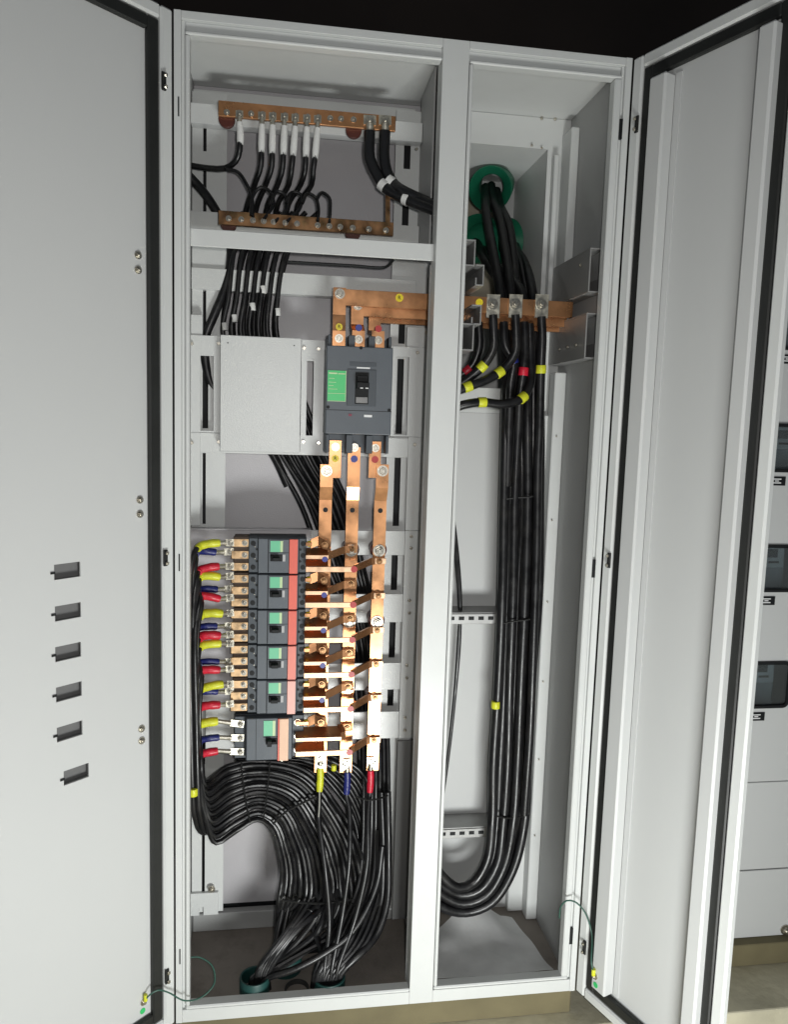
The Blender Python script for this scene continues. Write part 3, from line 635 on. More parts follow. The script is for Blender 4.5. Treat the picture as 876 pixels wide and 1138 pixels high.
# ------------------------------------------------------------------ small breakers
ZB = [0.976, 0.897, 0.818, 0.739, 0.660]
ordb = ['topmost', 'second', 'third', 'fourth', 'fifth', 'lowest']
def screwhole(parent, c, r=0.0045): return disc(parent, c, r, INK, 'terminal_screw', h=0.0012)
def small_breaker(i, z, paler):
    h = 0.0385
    T = thing('circuit_breaker', (0.197, 0.203, z-h)); tag(T, ordb[i]+' of the five narrow slate circuit breakers with a '+('faded pink' if paler else 'coral red')+' strip', 'circuit breaker', 'narrow circuit breakers in a column')
    box('busbar_base', (0.104, 0.152, z-h+0.001), (0.1358, 0.200, z+h-0.001), BROWN, T, bev=0.001)
    box('base', (0.136, 0.150, z-h), (0.261, 0.203, z+h), SLATE2, T, bev=0.001)
    tb1 = box('terminal_block', (0.1365, 0.138, z-h+0.001), (0.1565, 0.1498, z+h-0.001), SLATE2, T, bev=0.001)
    tb2 = box('terminal_block', (0.2445, 0.138, z-h+0.001), (0.2605, 0.1498, z+h-0.001), SLATE2, T, bev=0.001)
    box('case', (0.157, 0.130, z-h+0.0008), (0.244, 0.1498, z+h-0.0008), SLATE, T, bev=0.0012)
    box('panel_line', (0.1775, 0.1295, z-h+0.002), (0.1785, 0.1299, z+h-0.002), INK, T, bev=0)
    fp = box('front_panel', (0.1795, 0.1265, z-h+0.002), (0.2230, 0.1299, z+h-0.002), SLATE, T, bev=0.0006)
    box('panel_line', (0.180, 0.1260, z+0.0072), (0.2225, 0.1264, z+0.0082), INK, fp, bev=0)
    lb = box('label', (0.183, 0.1255, z+0.0095), (0.204, 0.1263, z+h-0.005), GREEN2, T, bev=0)
    box('label_edge', (0.2042, 0.1255, z+0.0095), (0.2095, 0.1263, z+h-0.005), LIME, T, bev=0)
    tg = boxes('toggle', [((0.183, 0.1255, z-0.011), (0.2085, 0.1263, z+0.004)), ((0.188, 0.112, z-0.0085), (0.203, 0.1254, z-0.001)), ((0.1845, 0.118, z-0.008), (0.188, 0.1254, z+0.003))], INK, T, bev=0.0007)
    box('test_tab', (0.2095, 0.1250, z-0.011), (0.2150, 0.1263, z+0.004), mat('tab_grey', (0.42, 0.42, 0.42)) if i == 0 else bpy.data.materials['tab_grey'], T, bev=0)
    box('strip', (0.2235, 0.1225, z-h+0.001), (0.2415, 0.1298, z+h-0.001), STR[i], T, bev=0.0005)
    for k in (-1, 0, 1):
        screwhole(tb1, (0.146, 0.1376, z+k*0.0262), 0.0055); screwhole(tb2, (0.2535, 0.1376, z+k*0.0262), 0.0055)
    for k in (-0.5, 0.5):
        screwhole(tb1, (0.154, 0.1376, z+k*0.0262), 0.0026); screwhole(tb2, (0.2475, 0.1376, z+k*0.0262), 0.0026)
        c = bolt(tb1, (0.150, 0.1378, z+k*0.0262+0.006), 0.0016, washer=False, name='cover_pin')
    return T
BROWN = mat('brown_phenolic', (0.16, 0.115, 0.085), 0.55, var=0.2, vscale=50)
STR = [RSTRIP, RSTRIP, RSTRIP, mat('coral_strip_pale', (0.74, 0.22, 0.17), 0.45), mat('pink_strip_pale', (0.78, 0.42, 0.36), 0.45)]  # strips get paler down the column
for i, z in enumerate(ZB): small_breaker(i, z, i == 4)
# sixth, wider breaker
z = 0.565; h = 0.049
T = thing('circuit_breaker', (0.18, 0.203, z-h)); tag(T, 'wider slate circuit breaker with peach strip at the bottom of the column', 'circuit breaker')
box('base', (0.108, 0.150, z-h), (0.262, 0.203, z+h), SLATE2, T, bev=0.001)
tbl = box('terminal_block', (0.109, 0.140, z-h+0.001), (0.135, 0.1498, z+h-0.001), SLATE2, T, bev=0.001)
tbr = box('terminal_block', (0.236, 0.140, z-h+0.001), (0.261, 0.1498, z+h-0.001), SLATE2, T, bev=0.001)
box('case', (0.1355, 0.125, z-h+0.0008), (0.2355, 0.1498, z+h-0.0008), SLATE, T, bev=0.0014)
box('panel_line', (0.1560, 0.1245, z-h+0.002), (0.1570, 0.1249, z+h-0.002), INK, T, bev=0)
box('panel_line', (0.134, 0.1245, z-h+0.002), (0.1352, 0.1280, z+h-0.002), INK, T, bev=0)
box('label', (0.173, 0.1235, z+0.008), (0.1925, 0.1248, z+h-0.006), GREEN2, T, bev=0)
box('label_edge', (0.1927, 0.1235, z+0.008), (0.1985, 0.1248, z+h-0.006), LIME, T, bev=0)
box('panel_line', (0.172, 0.1240, z+0.005), (0.205, 0.1248, z+0.006), INK, T, bev=0)
boxes('toggle', [((0.178, 0.1235, z-0.012), (0.203, 0.1248, z+0.003)), ((0.181, 0.108, z-0.011), (0.191, 0.1234, z+0.002)), ((0.1912, 0.114, z-0.008), (0.201, 0.1234, z-0.002))], INK, T, bev=0.0008)
box('red_edge', (0.2045, 0.1190, z-h+0.001), (0.2075, 0.1248, z+h-0.001), RSTRIP, T, bev=0)
box('strip', (0.2078, 0.1180, z-h+0.001), (0.2275, 0.1248, z+h-0.001), PEACH, T, bev=0.0005)
for k in (-1, 0, 1):
    bolt(tbl, (0.122, 0.1395, z+k*0.032), 0.0055); bolt(tbr, (0.248, 0.1395, z+k*0.032), 0.0055)
disc(T, (0.214, 0.138, z-h-0.006), 0.003, ZINC, 'lead_seal', axis=(0, -1, 0), h=0.003)

# ------------------------------------------------------------------ copper links breakers -> busbars
def link(i, z, ph, label):
    T = thing('copper_link', (0.262, 0.14, z)); tag(T, label, 'copper link', 'copper links to the distribution bars')
    dz = 0.0262 if i < 5 else 0.032; zz = z+(1-ph)*dz; e = 0.259 if i < 5 else 0.2435
    if ph == 0:
        box('flat_bar', (e, 0.130, zz-0.004), (0.272, 0.146, zz+0.004), COPPER, T, bev=0.0005)
        strip('twisted_bar', [(0.270, 0.138, zz), (0.285, 0.140, zz+0.006), (0.300, 0.148, zz-0.004), (0.312, 0.150, zz-0.006)], (0, 0.004, 0.020), 0.006, COPPER, T)
        band(T, (0.267, 0.138, zz), (1, 0, 0.15), 0.0065, 0.008, ty, 'phase_tape')
        bolt(T, (0.300, 0.142, zz-0.004), 0.0055, m=COPPERD)
    elif ph == 1:
        xe = 0.308 if i < 5 else 0.345
        boxes('flat_bar', [((e, 0.118, zz-0.0015), (xe, 0.155, zz+0.0030))], COPPER, T, bev=0.0005)
        strip('sloped_plate', [(e, 0.138, zz+0.0085), (xe, 0.138, zz+0.0085)], (0, 0.034, 0.010), 0.002, COPPER, T, bev=0)
        box('bar_edge', (e, 0.1150, zz-0.0035), (xe, 0.1178, zz+0.0045), COPPERL, T, bev=0.0002)
        p = l2(zz+0.014, 0.152)
        strip('offset_bar', [(xe-0.002, 0.128, zz), (xe+0.006, 0.132, zz+0.003), (p.x-0.016, 0.148, zz+0.012), (p.x+0.012, 0.151, zz+0.013)], (0, 0.003, 0.016), 0.007, COPPER, T)
        bolt(T, (p.x, 0.148, zz+0.013), 0.006, m=COPPERD)
        if i < 5: disc(T, (xe-0.008, 0.1155, zz-0.004), 0.0062, tb_, 'phase_tape')
    else:
        strip('sloped_plate', [(e, 0.136, zz+0.0125), (0.308, 0.136, zz+0.0125)], (0, 0.034, 0.020), 0.002, COPPER, T, bev=0)
        box('bar_edge', (e, 0.1135, zz-0.006), (0.368, 0.1178, zz+0.0060), COPPERL, T, bev=0.0008)
        p = l3(zz+0.012, 0.152)
        strip('offset_bar', [(0.364, 0.121, zz), (0.374, 0.126, zz+0.004), (p.x-0.018, 0.148, zz+0.012), (p.x-0.010, 0.150, zz+0.0125)], (0, 0.003, 0.015), 0.007, COPPER, T)
        box('joint_tab', (p.x-0.012, 0.1480, zz+0.006), (p.x+0.0155, 0.1525, zz+0.019), COPPERL, T, bev=0.0005)
        bolt(T, (p.x, 0.1475, zz+0.0125), 0.005, m=COPPERD)
        disc(T, (0.364, 0.1138, zz+0.0005), 0.0072, tr_, 'phase_tape')
phn = ['yellow-taped', 'blue-taped', 'red-taped']; barn = ['left', 'middle', 'right']
bn6 = ['topmost breaker', 'second breaker', 'third breaker', 'fourth breaker', 'fifth breaker', 'bottom wide breaker']
for i, z in enumerate(ZB+[0.565]):
    for ph in range(3):
        link(i, z, ph, ('' if (ph == 1 and i == 5) else phn[ph]+' ')+'copper link joining the '+bn6[i]+' to the '+barn[ph]+' busbar')

# ------------------------------------------------------------------ tabs, lugs, sleeved cables on the left of the breakers
SY = [[(604, 1), (614, -1), (630, 1)], [(641, -2), (655, 0), (665, -4)], [(682, 0), (696, 0), (706, 1)], [(716, 0), (736, 0), (744, -1)], [(761, 1), (769, -1), (783, 0)], [(801, 2), (820, 2), (835, 4)]]
SM = [YEL, BLU, RED]; SN = ['yellow', 'blue', 'red']
NR = 18
def lerp(a, b, t): return a+(b-a)*t
def ribbon(t, dY):
    """fan of cables: turn at lower left, over the hump, down to the conduits; t=0 outer, 1 inner"""
    Yc = 0.128+0.038*(1-t)+dY
    if t < 0.34: end = [at(lerp(398, 384, t/0.34), 1030, 0.10), at(lerp(360, 352, t/0.34), 1082, 0.045)]
    elif t < 0.72: end = [at(lerp(335, 322, (t-0.34)/0.38), 1030, 0.09), at(lerp(300, 286, (t-0.34)/0.38), 1080, 0.055)]
    else: end = [at(lerp(315, 308, (t-0.72)/0.28), 1022, 0.13), at(lerp(318, 306, (t-0.72)/0.28), 1058, 0.112)]
    P = [at(lerp(227, 240, t), lerp(868, 937, t), 0.105+dY),
         at(lerp(252, 262, t), lerp(852, 924, t), Yc-0.01), at(lerp(290, 286, t), lerp(846, 911, t), Yc),
         at(lerp(338, 302, t), lerp(856, 921, t), Yc), at(lerp(372, 310, t), lerp(892, 945, t), Yc), at(lerp(398, 313, t), lerp(940, 972, t), Yc),
         at(lerp(408, 309, t), lerp(992, 1002, t), Yc-0.01)]+end
    P.append(P[-1]+Vector((0, 0, -0.05)))
    return P
for i in range(6):
    z = (ZB+[0.565])[i]; dz = 0.0262 if i < 5 else 0.032
    for ph in range(3):
        k = i*3+ph; y, tilt = SY[i][ph]
        t = 1-k/(NR-1); t = max(0.0, min(1.0, t+random.uniform(-0.012, 0.012)))
        dY = (0.0, 0.006)[k % 2]
        yb = lerp(y+14, 868, 0.0)
        fx = 256 if i < 5 else 261
        if i < 5 and ph == 1: yl = 0.150
        else: yl = 0.136
        lx = [2, -2, 0][ph] if i < 5 else 0
        jx = random.uniform(-2.5, 2.5); jt = random.uniform(0.0, 3.0)
        s0 = at(244+lx+jx, y+random.uniform(-0.8, 0.8), yl); s1 = at(222+lx+jx, y+tilt+jt, yl-0.004)
        xd = lerp(214, 222, (k % 6)/5.0)
        down = [at(xd+2, y+tilt+9, 0.112+dY)]
        yy = y+tilt+40
        while yy < lerp(858, 905, t)-22:
            down.append(at(xd-1+random.uniform(-0.7, 0.7)-(2 if i < 3 else 0), yy, 0.095+dY)); yy += 60
        down.append(at(lerp(220, 229, t), lerp(852, 912, t), 0.098+dY)) if i < 5 else None
        c = cable('breaker_cable', 'black cable with '+SN[ph]+' sleeve on the left terminals of the '+bn6[i], [s0, (s0+s1)/2+Vector((0, -0.002, 0.0025)), s1]+down+ribbon(t, dY), 0.0056, 'colour-sleeved outgoing cables', n=9)
        mid = (s0+s1)/2+Vector((0, -0.002, 0.0025))
        rs = (0.0094, 0.0074, 0.0090)[ph]*random.uniform(0.94, 1.08)
        tube('colour_sleeve', [s0, mid, s1, s1*0.55+down[0]*0.45], rs, SM[ph], c, n=12, rfun=sleeve_fun(rs), step=0.004)
        tip = at(fx, y-(1 if i < 5 else 2), yl) if i < 5 else Vector((0.122, 0.1392, z+(1-ph)*dz))
        lug_part(c, tip, s0+(tip-s0)*0.10, 0.0062)
        if i < 5:
            zt = z+(1-ph)*dz
            tab = box('terminal_tab', (0.100, 0.141, zt-0.0085), (0.1362, 0.145, zt+0.0085), LUGB, None, bev=0.0006)
            tag(tab, 'pale copper tab at the '+SN[ph]+'-sleeved cable of the '+bn6[i], 'terminal tab', 'pale copper tabs left of the breakers')
            bolt(tab, (0.128, 0.1408, zt), 0.0042)
# bare copper comb behind the tabs
# ------------------------------------------------------------------ three outgoing cables at the feet of the distribution bars
for (x, y0, y1, m, col, nm, pts) in ((356, 851, 879, YEL, 'yellow', 'left', [(355, 893), (354, 907), (356, 925), (362, 970), (366, 1030), (360, 1082)]), (386, 856, 882, BLU, 'blue', 'middle', [(388, 896), (389, 915), (388, 960), (380, 1020), (368, 1082)]), (412, 854, 880, RED, 'red', 'right', [(410, 895), (409, 915), (408, 960), (395, 1020), (374, 1082)])):
    ys = [0.140, 0.14, 0.125, 0.10, 0.08, 0.045][-len(pts):]
    P = [at(x, y1-8, 0.150), at(x-1, y1+3, 0.148)]+[at(a, b, q) for (a, b), q in zip(pts, ys)]
    P.append(P[-1]+Vector((0, 0, -0.05)))
    c = cable('outgoing_cable', col+'-sleeved cable hanging from the foot of the '+nm+' distribution bar', P, 0.0058, 'cables at the feet of the distribution bars')
    tube('colour_sleeve', [at(x, y0+2, 0.150), at(x, (y0+y1)/2, 0.150), at(x-1, y1, 0.149)], 0.0082, m, c, n=12, rfun=sleeve_fun(0.0082))
    lug_part(c, at(x, y0-9, 0.1535), at(x, y0, 0.152), 0.0068)
    if col == 'yellow': cable('marker_wire', 'pale thin wire under the yellow sleeve at the left distribution bar', [at(355, 878, 0.143), at(355, 892, 0.136), at(354, 908, 0.125)], 0.0013, m=mat('pale_wire', (0.45, 0.45, 0.40), 0.4), n=6)
tag(band(None, at(371, 853, 0.17), (0, 0, 1), 0.0062, 0.013, YEL, 'tape_marker'), 'small yellow tape marker between the yellow and blue sleeves', 'tape')
tag(band(None, at(214.5, 880, 0.080), (0, 0, 1), 0.0100, 0.016, YEL, 'tape_marker'), 'yellow tape ring on the cable bundle beside the left frame', 'tape')
# two vertical cables at the far left
for k, xx in enumerate((213, 219)):
    P = [at(xx+4, 622+k*42, 0.125), at(xx-2, 700, 0.09), at(xx-1, 800, 0.085), at(xx+1, 880, 0.085), at(xx+3, 905, 0.095), at(xx+12, 925, 0.12), at(xx+35, 918, 0.15), at(xx+60, 902, 0.168), at(xx+95, 930, 0.165), at(xx+104, 985, 0.15), at(xx+95, 1040, 0.10), at(xx+84, 1084, 0.07)]
    cable('breaker_cable', ('outer' if k == 0 else 'inner')+' spare black cable running down along the left frame edge', P, 0.0062)
for k in range(12):
    t = (k+0.6)/12.0; dY = 0.018+0.006*(k % 2)
    P = [at(217+k*0.4, lerp(720, 640, t), 0.16), at(214+(k % 4), lerp(780, 740, t), 0.125), at(216+(k % 4), lerp(835, 870, t), 0.118), at(lerp(221, 231, t), lerp(852, 914, t), 0.112)]+ribbon(t, dY)
    cable('fan_cable', ['outermost', 'second', 'third', 'fourth', 'fifth', 'sixth', 'seventh', 'eighth', 'ninth', 'tenth', 'eleventh', 'innermost'][k]+' black cable in the back layer of the cable hump, counted from its outer rim', P, 0.0056, 'back layer of the cable hump', n=9)
for j in range(9):
    q = j/8.0; Yq = 0.204+0.010*(j % 2)
    P = [at(262, lerp(838, 846, q), 0.19), at(305, lerp(836, 846, q), Yq), at(lerp(362, 345, q), lerp(838, 852, q), Yq), at(lerp(402, 378, q), lerp(858, 884, q), Yq), at(lerp(420, 394, q), 912, Yq), at(lerp(428, 399, q), 955, Yq-0.01), at(lerp(425, 396, q), 995, Yq-0.025), at(lerp(398, 368, q), 1040, 0.095), at(lerp(374, 350, q), 1082, 0.05)]
    P.append(P[-1]+Vector((0, 0, -0.05)))
    cable('fan_cable', ['outermost', 'second', 'third', 'fourth', 'fifth', 'sixth', 'seventh', 'eighth', 'innermost'][j]+' of the black cables fanning out from under the wide breaker', P, 0.0060, 'rear cables of the fan')
# cable ties across the fan
def tie(label, pts, Y, r=0.0018):
    P = [at(x, y, q) for (x, y), q in zip(pts, Y)]
    o = tube('cable_tie', P, r, TIE, None, n=6); tag(o, label, 'cable tie', 'black ties across the cable fan')
    return o
tie('black tie across the top of the cable hump', [(268, 846), (270, 870), (274, 895), (278, 914)], [0.148, 0.136, 0.122, 0.111])
tie('black tie right of the hump top below the wide breaker', [(300, 846), (298, 870), (295, 895), (292, 912)], [0.152, 0.138, 0.124, 0.113])
tie('long black tie on the right shoulder of the cable fan', [(352, 885), (335, 893), (318, 902), (303, 916)], [0.146, 0.137, 0.127, 0.116], 0.0026)
tie('black tie across the lower end of the cable fan', [(312, 1000), (335, 1003), (362, 1004), (392, 1000)], [0.104, 0.112, 0.122, 0.132], 0.0028)
tie('black tie around the right-hand vertical cables', [(395, 885), (408, 889), (420, 888), (431, 884)], [0.14, 0.135, 0.135, 0.15], 0.0022)
for i in range(10):
    x = 318+i*8+random.uniform(-2, 2); y = 1001+random.uniform(-8, 12)
    p = at(x, y, 0.100); q = p+Vector((random.uniform(-.012, .012), -0.008, random.uniform(-.012, .010)))
    o = tube('tie_tail', [p, (p+q)/2+Vector((0.002, -0.003, 0.002)), q], 0.0016, TIE, None, n=5); tag(o, 'stub of a black cable tie on the lower cable fan', 'cable tie', 'tie stubs on the cable fan')

# ------------------------------------------------------------------ floor conduits in the left compartment
def conduit(label, c, r, h, axis, m, group, n=28, k1=0.88, dip=0.0):
    T = None; axis = Vector(axis).normalized(); c = Vector(c)
    q = axis.to_track_quat('Z', 'Y').to_matrix(); bm = bmesh.new(); rings = []
    for rr, zz in ((r, -h), (r, 0.0), (r*0.97, 0.003), (r*k1, 0.003-dip), (r*(k1-0.03), -dip), (r*(k1-0.03), -h-dip)):
        rings.append([bm.verts.new(c+q@Vector((rr*math.cos(2*math.pi*k/n), rr*math.sin(2*math.pi*k/n), zz))) for k in range(n)])
    for a, b in zip(rings, rings[1:]):
        for k in range(n): bm.faces.new((a[k], a[(k+1) % n], b[(k+1) % n], b[k]))
    o = new('conduit', bm, m, None, smooth=True); tag(o, label, 'conduit', group); return o
G = 'conduits in the cabinet floor'
conduit('front left dark green conduit rising through the cabinet floor', at(283, 1083, 0.055)+Vector((0, 0, -0.006)), 0.033, 0.035, (0, 0, 1), CONDD, G)
conduit('rear dark green conduit in the cabinet floor, full of cables', at(318, 1056, 0.115)+Vector((0, 0, -0.006)), 0.036, 0.04, (0, 0, 1), CONDD, G)
conduit('right green conduit in the cabinet floor below the red-sleeved cable', at(366, 1082, 0.055)+Vector((0, 0, -0.008)), 0.036, 0.035, (0, 0, 1), CONDD, G)
conduit('dark low conduit between the two front conduits', at(330, 1094, 0.040)+Vector((0, 0, -0.01)), 0.027, 0.03, (0, 0, 1), mat('dark_conduit', (0.03, 0.03, 0.028), 0.5), G)
# lower right loose cables lying over the floor
cable('loose_cable', 'black cable sweeping left over the floor conduits to the front left conduit', [at(425, 940, 0.13), at(418, 985, 0.11), at(392, 1035, 0.075), at(360, 1060, 0.055), at(325, 1078, 0.045), at(296, 1088, 0.05), at(286, 1092, 0.055)+Vector((0, 0, -0.03))], 0.0075)
cable('loose_cable', 'rightmost black cable curving down behind the right conduit', [at(431, 880, 0.17), at(432, 950, 0.15), at(430, 1005, 0.12), at(418, 1040, 0.09), at(398, 1062, 0.06), at(380, 1080, 0.05), at(372, 1092, 0.05)+Vector((0, 0, -0.02))], 0.0085)
cable('loose_cable', 'black cable beside the rightmost one above the right conduit', [at(424, 880, 0.19), at(426, 950, 0.16), at(423, 1005, 0.13), at(408, 1042, 0.09), at(388, 1062, 0.065), at(374, 1080, 0.055), at(368, 1092, 0.05)+Vector((0, 0, -0.02))], 0.0085)

random.seed(21)
for k in range(14):
    u = k/13.0; g = k % 3
    e = [(286, 1088, 0.058), (318, 1062, 0.110), (366, 1088, 0.055)][g]
    x0_ = lerp(332, 428, u)
    P = [at(x0_, 930+random.uniform(-10, 10), 0.185), at(x0_+random.uniform(-4, 4), 975, 0.165), at(x0_-4+random.uniform(-6, 5), 1012, 0.135+random.uniform(-.02, .02)), at(lerp(x0_, e[0], 0.45)+random.uniform(-5, 12), 1042+random.uniform(-5, 5), 0.105), at(lerp(x0_, e[0], 0.85)+random.uniform(-4, 6), lerp(1045, e[1], 0.75), e[2]+0.012), at(e[0]+random.uniform(-7, 7), e[1], e[2])]
    P.append(P[-1]+Vector((0, 0, -0.04)))
    cable('tangled_cable', 'black cable in the dark tangle low down between the fan and the floor conduits', P, random.uniform(0.0055, 0.0075), 'tangled cables above the floor conduits', n=8)
# ------------------------------------------------------------------ right compartment cables
NB_ = 7
for i in range(NB_):
    t = i/(NB_-1)    # 0 = inner/left, 1 = outer/right
    Y0 = 0.185+(0.0, 0.026, 0.012, 0.034, 0.006, 0.028, 0.010)[i]
    src = [(540, 208), (528, 258), (546, 206), (552, 212), (534, 262), (568, 262), (572, 270)][i]
    mid = [(541, 240), (541, 292), (556, 246), (566, 252), (549, 296), (577, 290), (583, 292)][i]; my = [0.38, 0.33, 0.375, 0.37, 0.35, 0.36, 0.35][i]
    top = [at(src[0], src[1], 0.47), at(lerp(src[0], mid[0], 0.3), lerp(src[1], mid[1], 0.45), 0.42), at(mid[0], mid[1], my), at(lerp(556, 592, t), 325, 0.255+(0.02 if i % 2 else 0)), at(lerp(563, 598, t), 400, 0.225)]
    P = top+[at(lerp(561, 601, t), 470, Y0), at(lerp(560, 599, t), 560, Y0), at(lerp(557, 597, t), 660, Y0), at(lerp(554, 592, t), 760, Y0), at(lerp(550, 588, t), 850, Y0), at(lerp(547, 584, t), 915, Y0-0.01),
        at(lerp(541, 570, t), lerp(956, 968, t), Y0-0.02), at(lerp(527, 545, t), lerp(982, 1003, t), Y0-0.03), at(lerp(508, 518, t), lerp(986, 1014, t), Y0-0.03), at(lerp(490, 490, t), lerp(970, 1006, t), Y0-0.03), at(lerp(478, 470, t), lerp(945, 985, t), Y0-0.03)]
    P = P[:5]+[q+Vector((random.uniform(-.0035, .0035), random.uniform(-.004, .004), 0)) for q in P[5:]]
    c = cable('feeder_cable', ['innermost', 'second', 'third', 'fourth', 'fifth', 'sixth', 'outermost'][i]+' thick black feeder cable of the tall U-shaped bundle', P, 0.0116, 'thick feeder cables of the U-shaped bundle', n=12, step=0.015)
    if i == 0: band(c, at(551, 783, Y0-0.001), (-0.02, 0, 1), 0.0108, 0.017, YEL)
def feeder(label, pts, Ys, r, bands):
    P = [at(x, y, q) for (x, y), q in zip(pts, Ys)]
    c = cable('feeder_tail', label, P, r, 'cable tails below the copper feed bars', n=12)
    sp = spline(P, 0.004)
    for (bx_, by_, m) in bands:
        # nearest point of the run to the measured band
        best = min(range(1, len(sp)-1), key=lambda k: (sp[k]-at(bx_, by_, sp[k].y)).length)
        band(c, sp[best], sp[best+1]-sp[best-1], r*1.16, 0.018, m)
    return c
def bar_lug(c, x, y, Y):
    q = box('bar_lug', at(x-8, y+14, Y), at(x+8, y-11, Y)+Vector((0, -0.003, 0)), TIN, c, bev=0.0005)
    bolt(q, at(x, y-1, Y-0.003), 0.0085, name='lug_bolt')
a = feeder('left cable tail bending left behind the partition, yellow tape near its bend', [(548, 350), (549, 370), (549, 386), (540, 403), (522, 420), (503, 432), (485, 440)], [0.133, 0.133, 0.135, 0.14, 0.15, 0.16, 0.17], 0.0098, [(534, 406, YEL)]); bar_lug(a, 548, 339, 0.1345)
a = feeder('middle cable tail sweeping left with two yellow tapes', [(573, 350), (574, 372), (573, 392), (560, 410), (541, 422), (520, 430), (503, 436), (485, 440)], [0.133, 0.133, 0.135, 0.14, 0.135, 0.13, 0.13, 0.13], 0.0098, [(555, 413, YEL), (521, 430, YEL)]); bar_lug(a, 573, 339, 0.1345)
a = feeder('right cable tail hanging straight with one yellow tape', [(602, 352), (603, 375), (602, 400), (601, 430), (600, 470), (598, 520), (597, 600), (593, 720), (589, 820), (583, 905)], [0.133, 0.133, 0.135, 0.14, 0.15, 0.165, 0.17, 0.17, 0.17, 0.17], 0.0098, [(600, 411, YEL)]); bar_lug(a, 602, 339, 0.1345)
feeder('cable tail looping low to the left with two yellow tapes', [(589, 360), (590, 395), (590, 425), (581, 442), (560, 449), (536, 447), (515, 450), (495, 458)], [0.17, 0.165, 0.15, 0.135, 0.125, 0.12, 0.12, 0.13], 0.0098, [(581, 443, YEL), (535, 448, YEL)])
feeder('cable tail with red tape behind the straight one', [(583, 358), (584, 385), (582, 413), (578, 440), (576, 480), (572, 560)], [0.165, 0.16, 0.155, 0.16, 0.175, 0.18], 0.0098, [(582, 413, RED)])
feeder('cable tail with blue tape in the middle of the bundle', [(560, 358), (562, 385), (571, 402), (568, 425), (566, 470), (564, 540)], [0.165, 0.16, 0.158, 0.16, 0.172, 0.18], 0.0098, [(571, 400, BLU)])
feeder('leftmost cable tail with red tape hidden next to the partition', [(532, 358), (533, 385), (526, 405), (516, 415), (495, 424)], [0.165, 0.165, 0.17, 0.175, 0.18], 0.0092, [(519, 411, RED)])
for j in range(2):
    cable('control_cable', ('front' if j == 0 else 'rear')+' thin black cable bowing along the partition edge of the right compartment', [at(500+j*2, 560, 0.25), at(507+j*2, 620, 0.245), at(511+j, 670, 0.24), at(511-j, 710, 0.24), at(505, 780, 0.245), at(497, 850, 0.25), at(488, 910, 0.25)], 0.0045)
# conduits in the duct
G = 'green conduits in the cable duct'
conduit('uppermost bright green conduit in the duct behind the right compartment', at(545, 210, 0.43), 0.055, 0.12, (-0.35, -1, -0.45), CONDG, G, k1=0.60, dip=0.035)
conduit('right green conduit in the duct behind the right compartment', at(567, 268, 0.41), 0.055, 0.11, (0.75, -1, -0.15), CONDG, G, k1=0.68, dip=0.03)
conduit('left lower green conduit half hidden by the partition', at(531, 262, 0.41), 0.052, 0.11, (-0.5, -1, -0.2), CONDG, G, k1=0.64, dip=0.03)
# ties on the big bundle
for (pts, lab) in (([(558, 693), (574, 690), (590, 688), (598, 684)], 'black tie around the middle of the feeder bundle'), ([(546, 905), (562, 909), (578, 908), (588, 905)], 'black tie around the foot of the feeder bundle'), ([(559, 555), (575, 553), (590, 552), (602, 548)], 'black tie around the upper feeder bundle')):
    o = tube('cable_tie', [at(x, y, 0.174) for x, y in pts], 0.0022, TIE, None, n=6); tag(o, lab, 'cable tie')
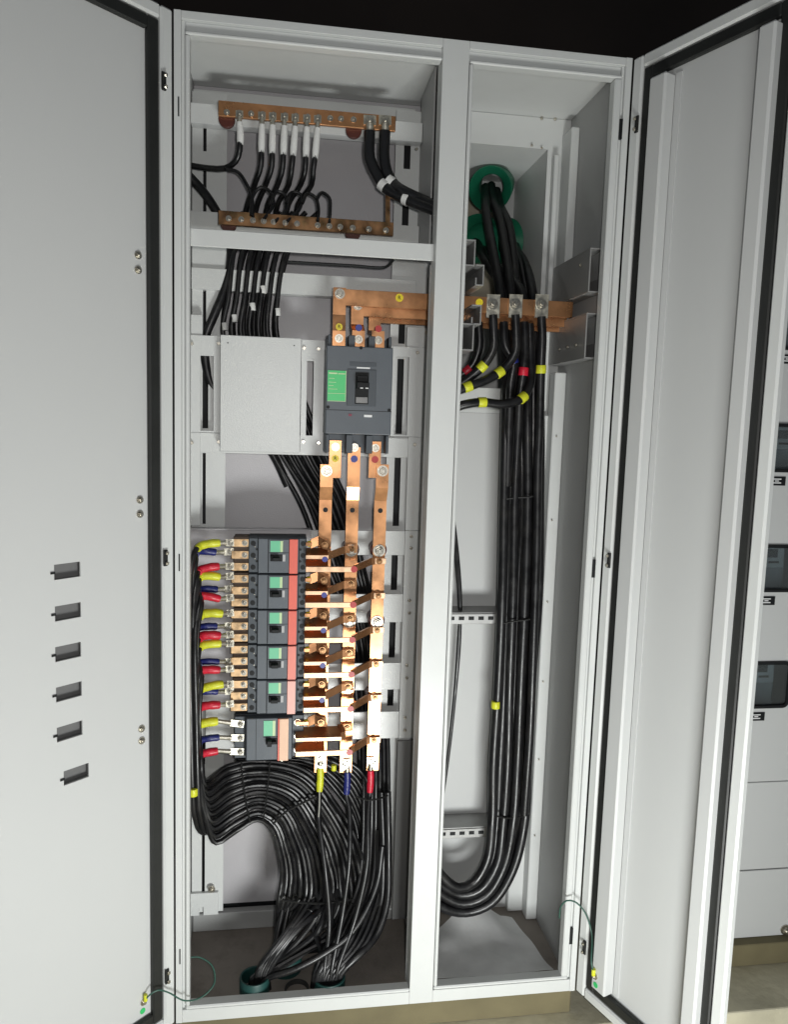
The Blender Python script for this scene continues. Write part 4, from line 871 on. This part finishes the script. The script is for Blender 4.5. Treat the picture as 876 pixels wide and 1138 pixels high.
# creased grey sheet on the floor
bm = bmesh.new(); n = 14; gv = {}
c00, c10, c11, c01 = Vector((0.545, 0.036, 0)), Vector((0.842, 0.036, 0)), Vector((0.800, 0.222, 0)), Vector((0.595, 0.195, 0))
for i in range(n+1):
    for j in range(n+1):
        u, v = i/n, j/n
        p = (c00*(1-u)+c10*u)*(1-v)+(c01*(1-u)+c11*u)*v
        zz = 0.0225+0.006*math.sin(u*6.5+v*3)*v+0.045*max(0, v-0.45)*1.8*math.sin(min(1, u*1.15)*3.1)+0.003*math.sin(u*9+v*11)+0.0015*math.sin(u*21+v*7)+0.004
        gv[i, j] = bm.verts.new((p.x, p.y+0.022*math.sin(u*3.0)*v, zz))
for i in range(n):
    for j in range(n): bm.faces.new((gv[i, j], gv[i+1, j], gv[i+1, j+1], gv[i, j+1]))
r_ = bmesh.ops.extrude_face_region(bm, geom=list(bm.faces))
for e in r_['geom']:
    if isinstance(e, bmesh.types.BMVert): e.co.z -= 0.0015
o = new('card_sheet', bm, SHEET, None, smooth=True); tag(o, 'creased grey card sheet lying on the right compartment floor', 'sheet')

# ------------------------------------------------------------------ earth wires to the doors
def dpt(hx, ang, u, nrm, z):
    a = R(ang); return Vector((hx+math.cos(a)*u-math.sin(a)*nrm, math.sin(a)*u+math.cos(a)*nrm, z))
lw = [dpt(0, -137, 0.068, -0.006, 0.094), dpt(0, -137, 0.064, 0.004, 0.108), dpt(0, -137, 0.050, 0.010, 0.112), at(187, 1103, -0.03), at(205, 1112, -0.02), at(224, 1108, 0.0), at(238, 1093, 0.02), at(236, 1074, 0.04), at(222, 1064, 0.05), at(209, 1064, 0.05)]
c = cable('earth_wire', 'thin green earth wire looping from the left door foot into the cabinet', lw, 0.0016, 'door earth wires', m=GREENW, n=8, cat='wire', step=0.006)
band(c, lw[0]+Vector((0, 0, 0.004)), (0, 0, 1), 0.004, 0.014, YEL, 'crimp_sleeve')
rw = [dpt(0.881, -68, 0.072, -0.022, 0.100), dpt(0.881, -68, 0.068, -0.026, 0.125), at(658, 1038, -0.04), at(650, 1013, -0.03), at(639, 1002, -0.02), at(630, 1001, -0.012), at(624, 1007, -0.005), at(622, 1020, 0.012)]
c = cable('earth_wire', 'thin green earth wire arching from the cabinet to the right door foot', rw, 0.0018, 'door earth wires', m=GREENW, n=8, cat='wire', step=0.006)
band(c, rw[0]+Vector((0, 0, 0.003)), (0, 0, 1), 0.0045, 0.014, YEL, 'crimp_sleeve')
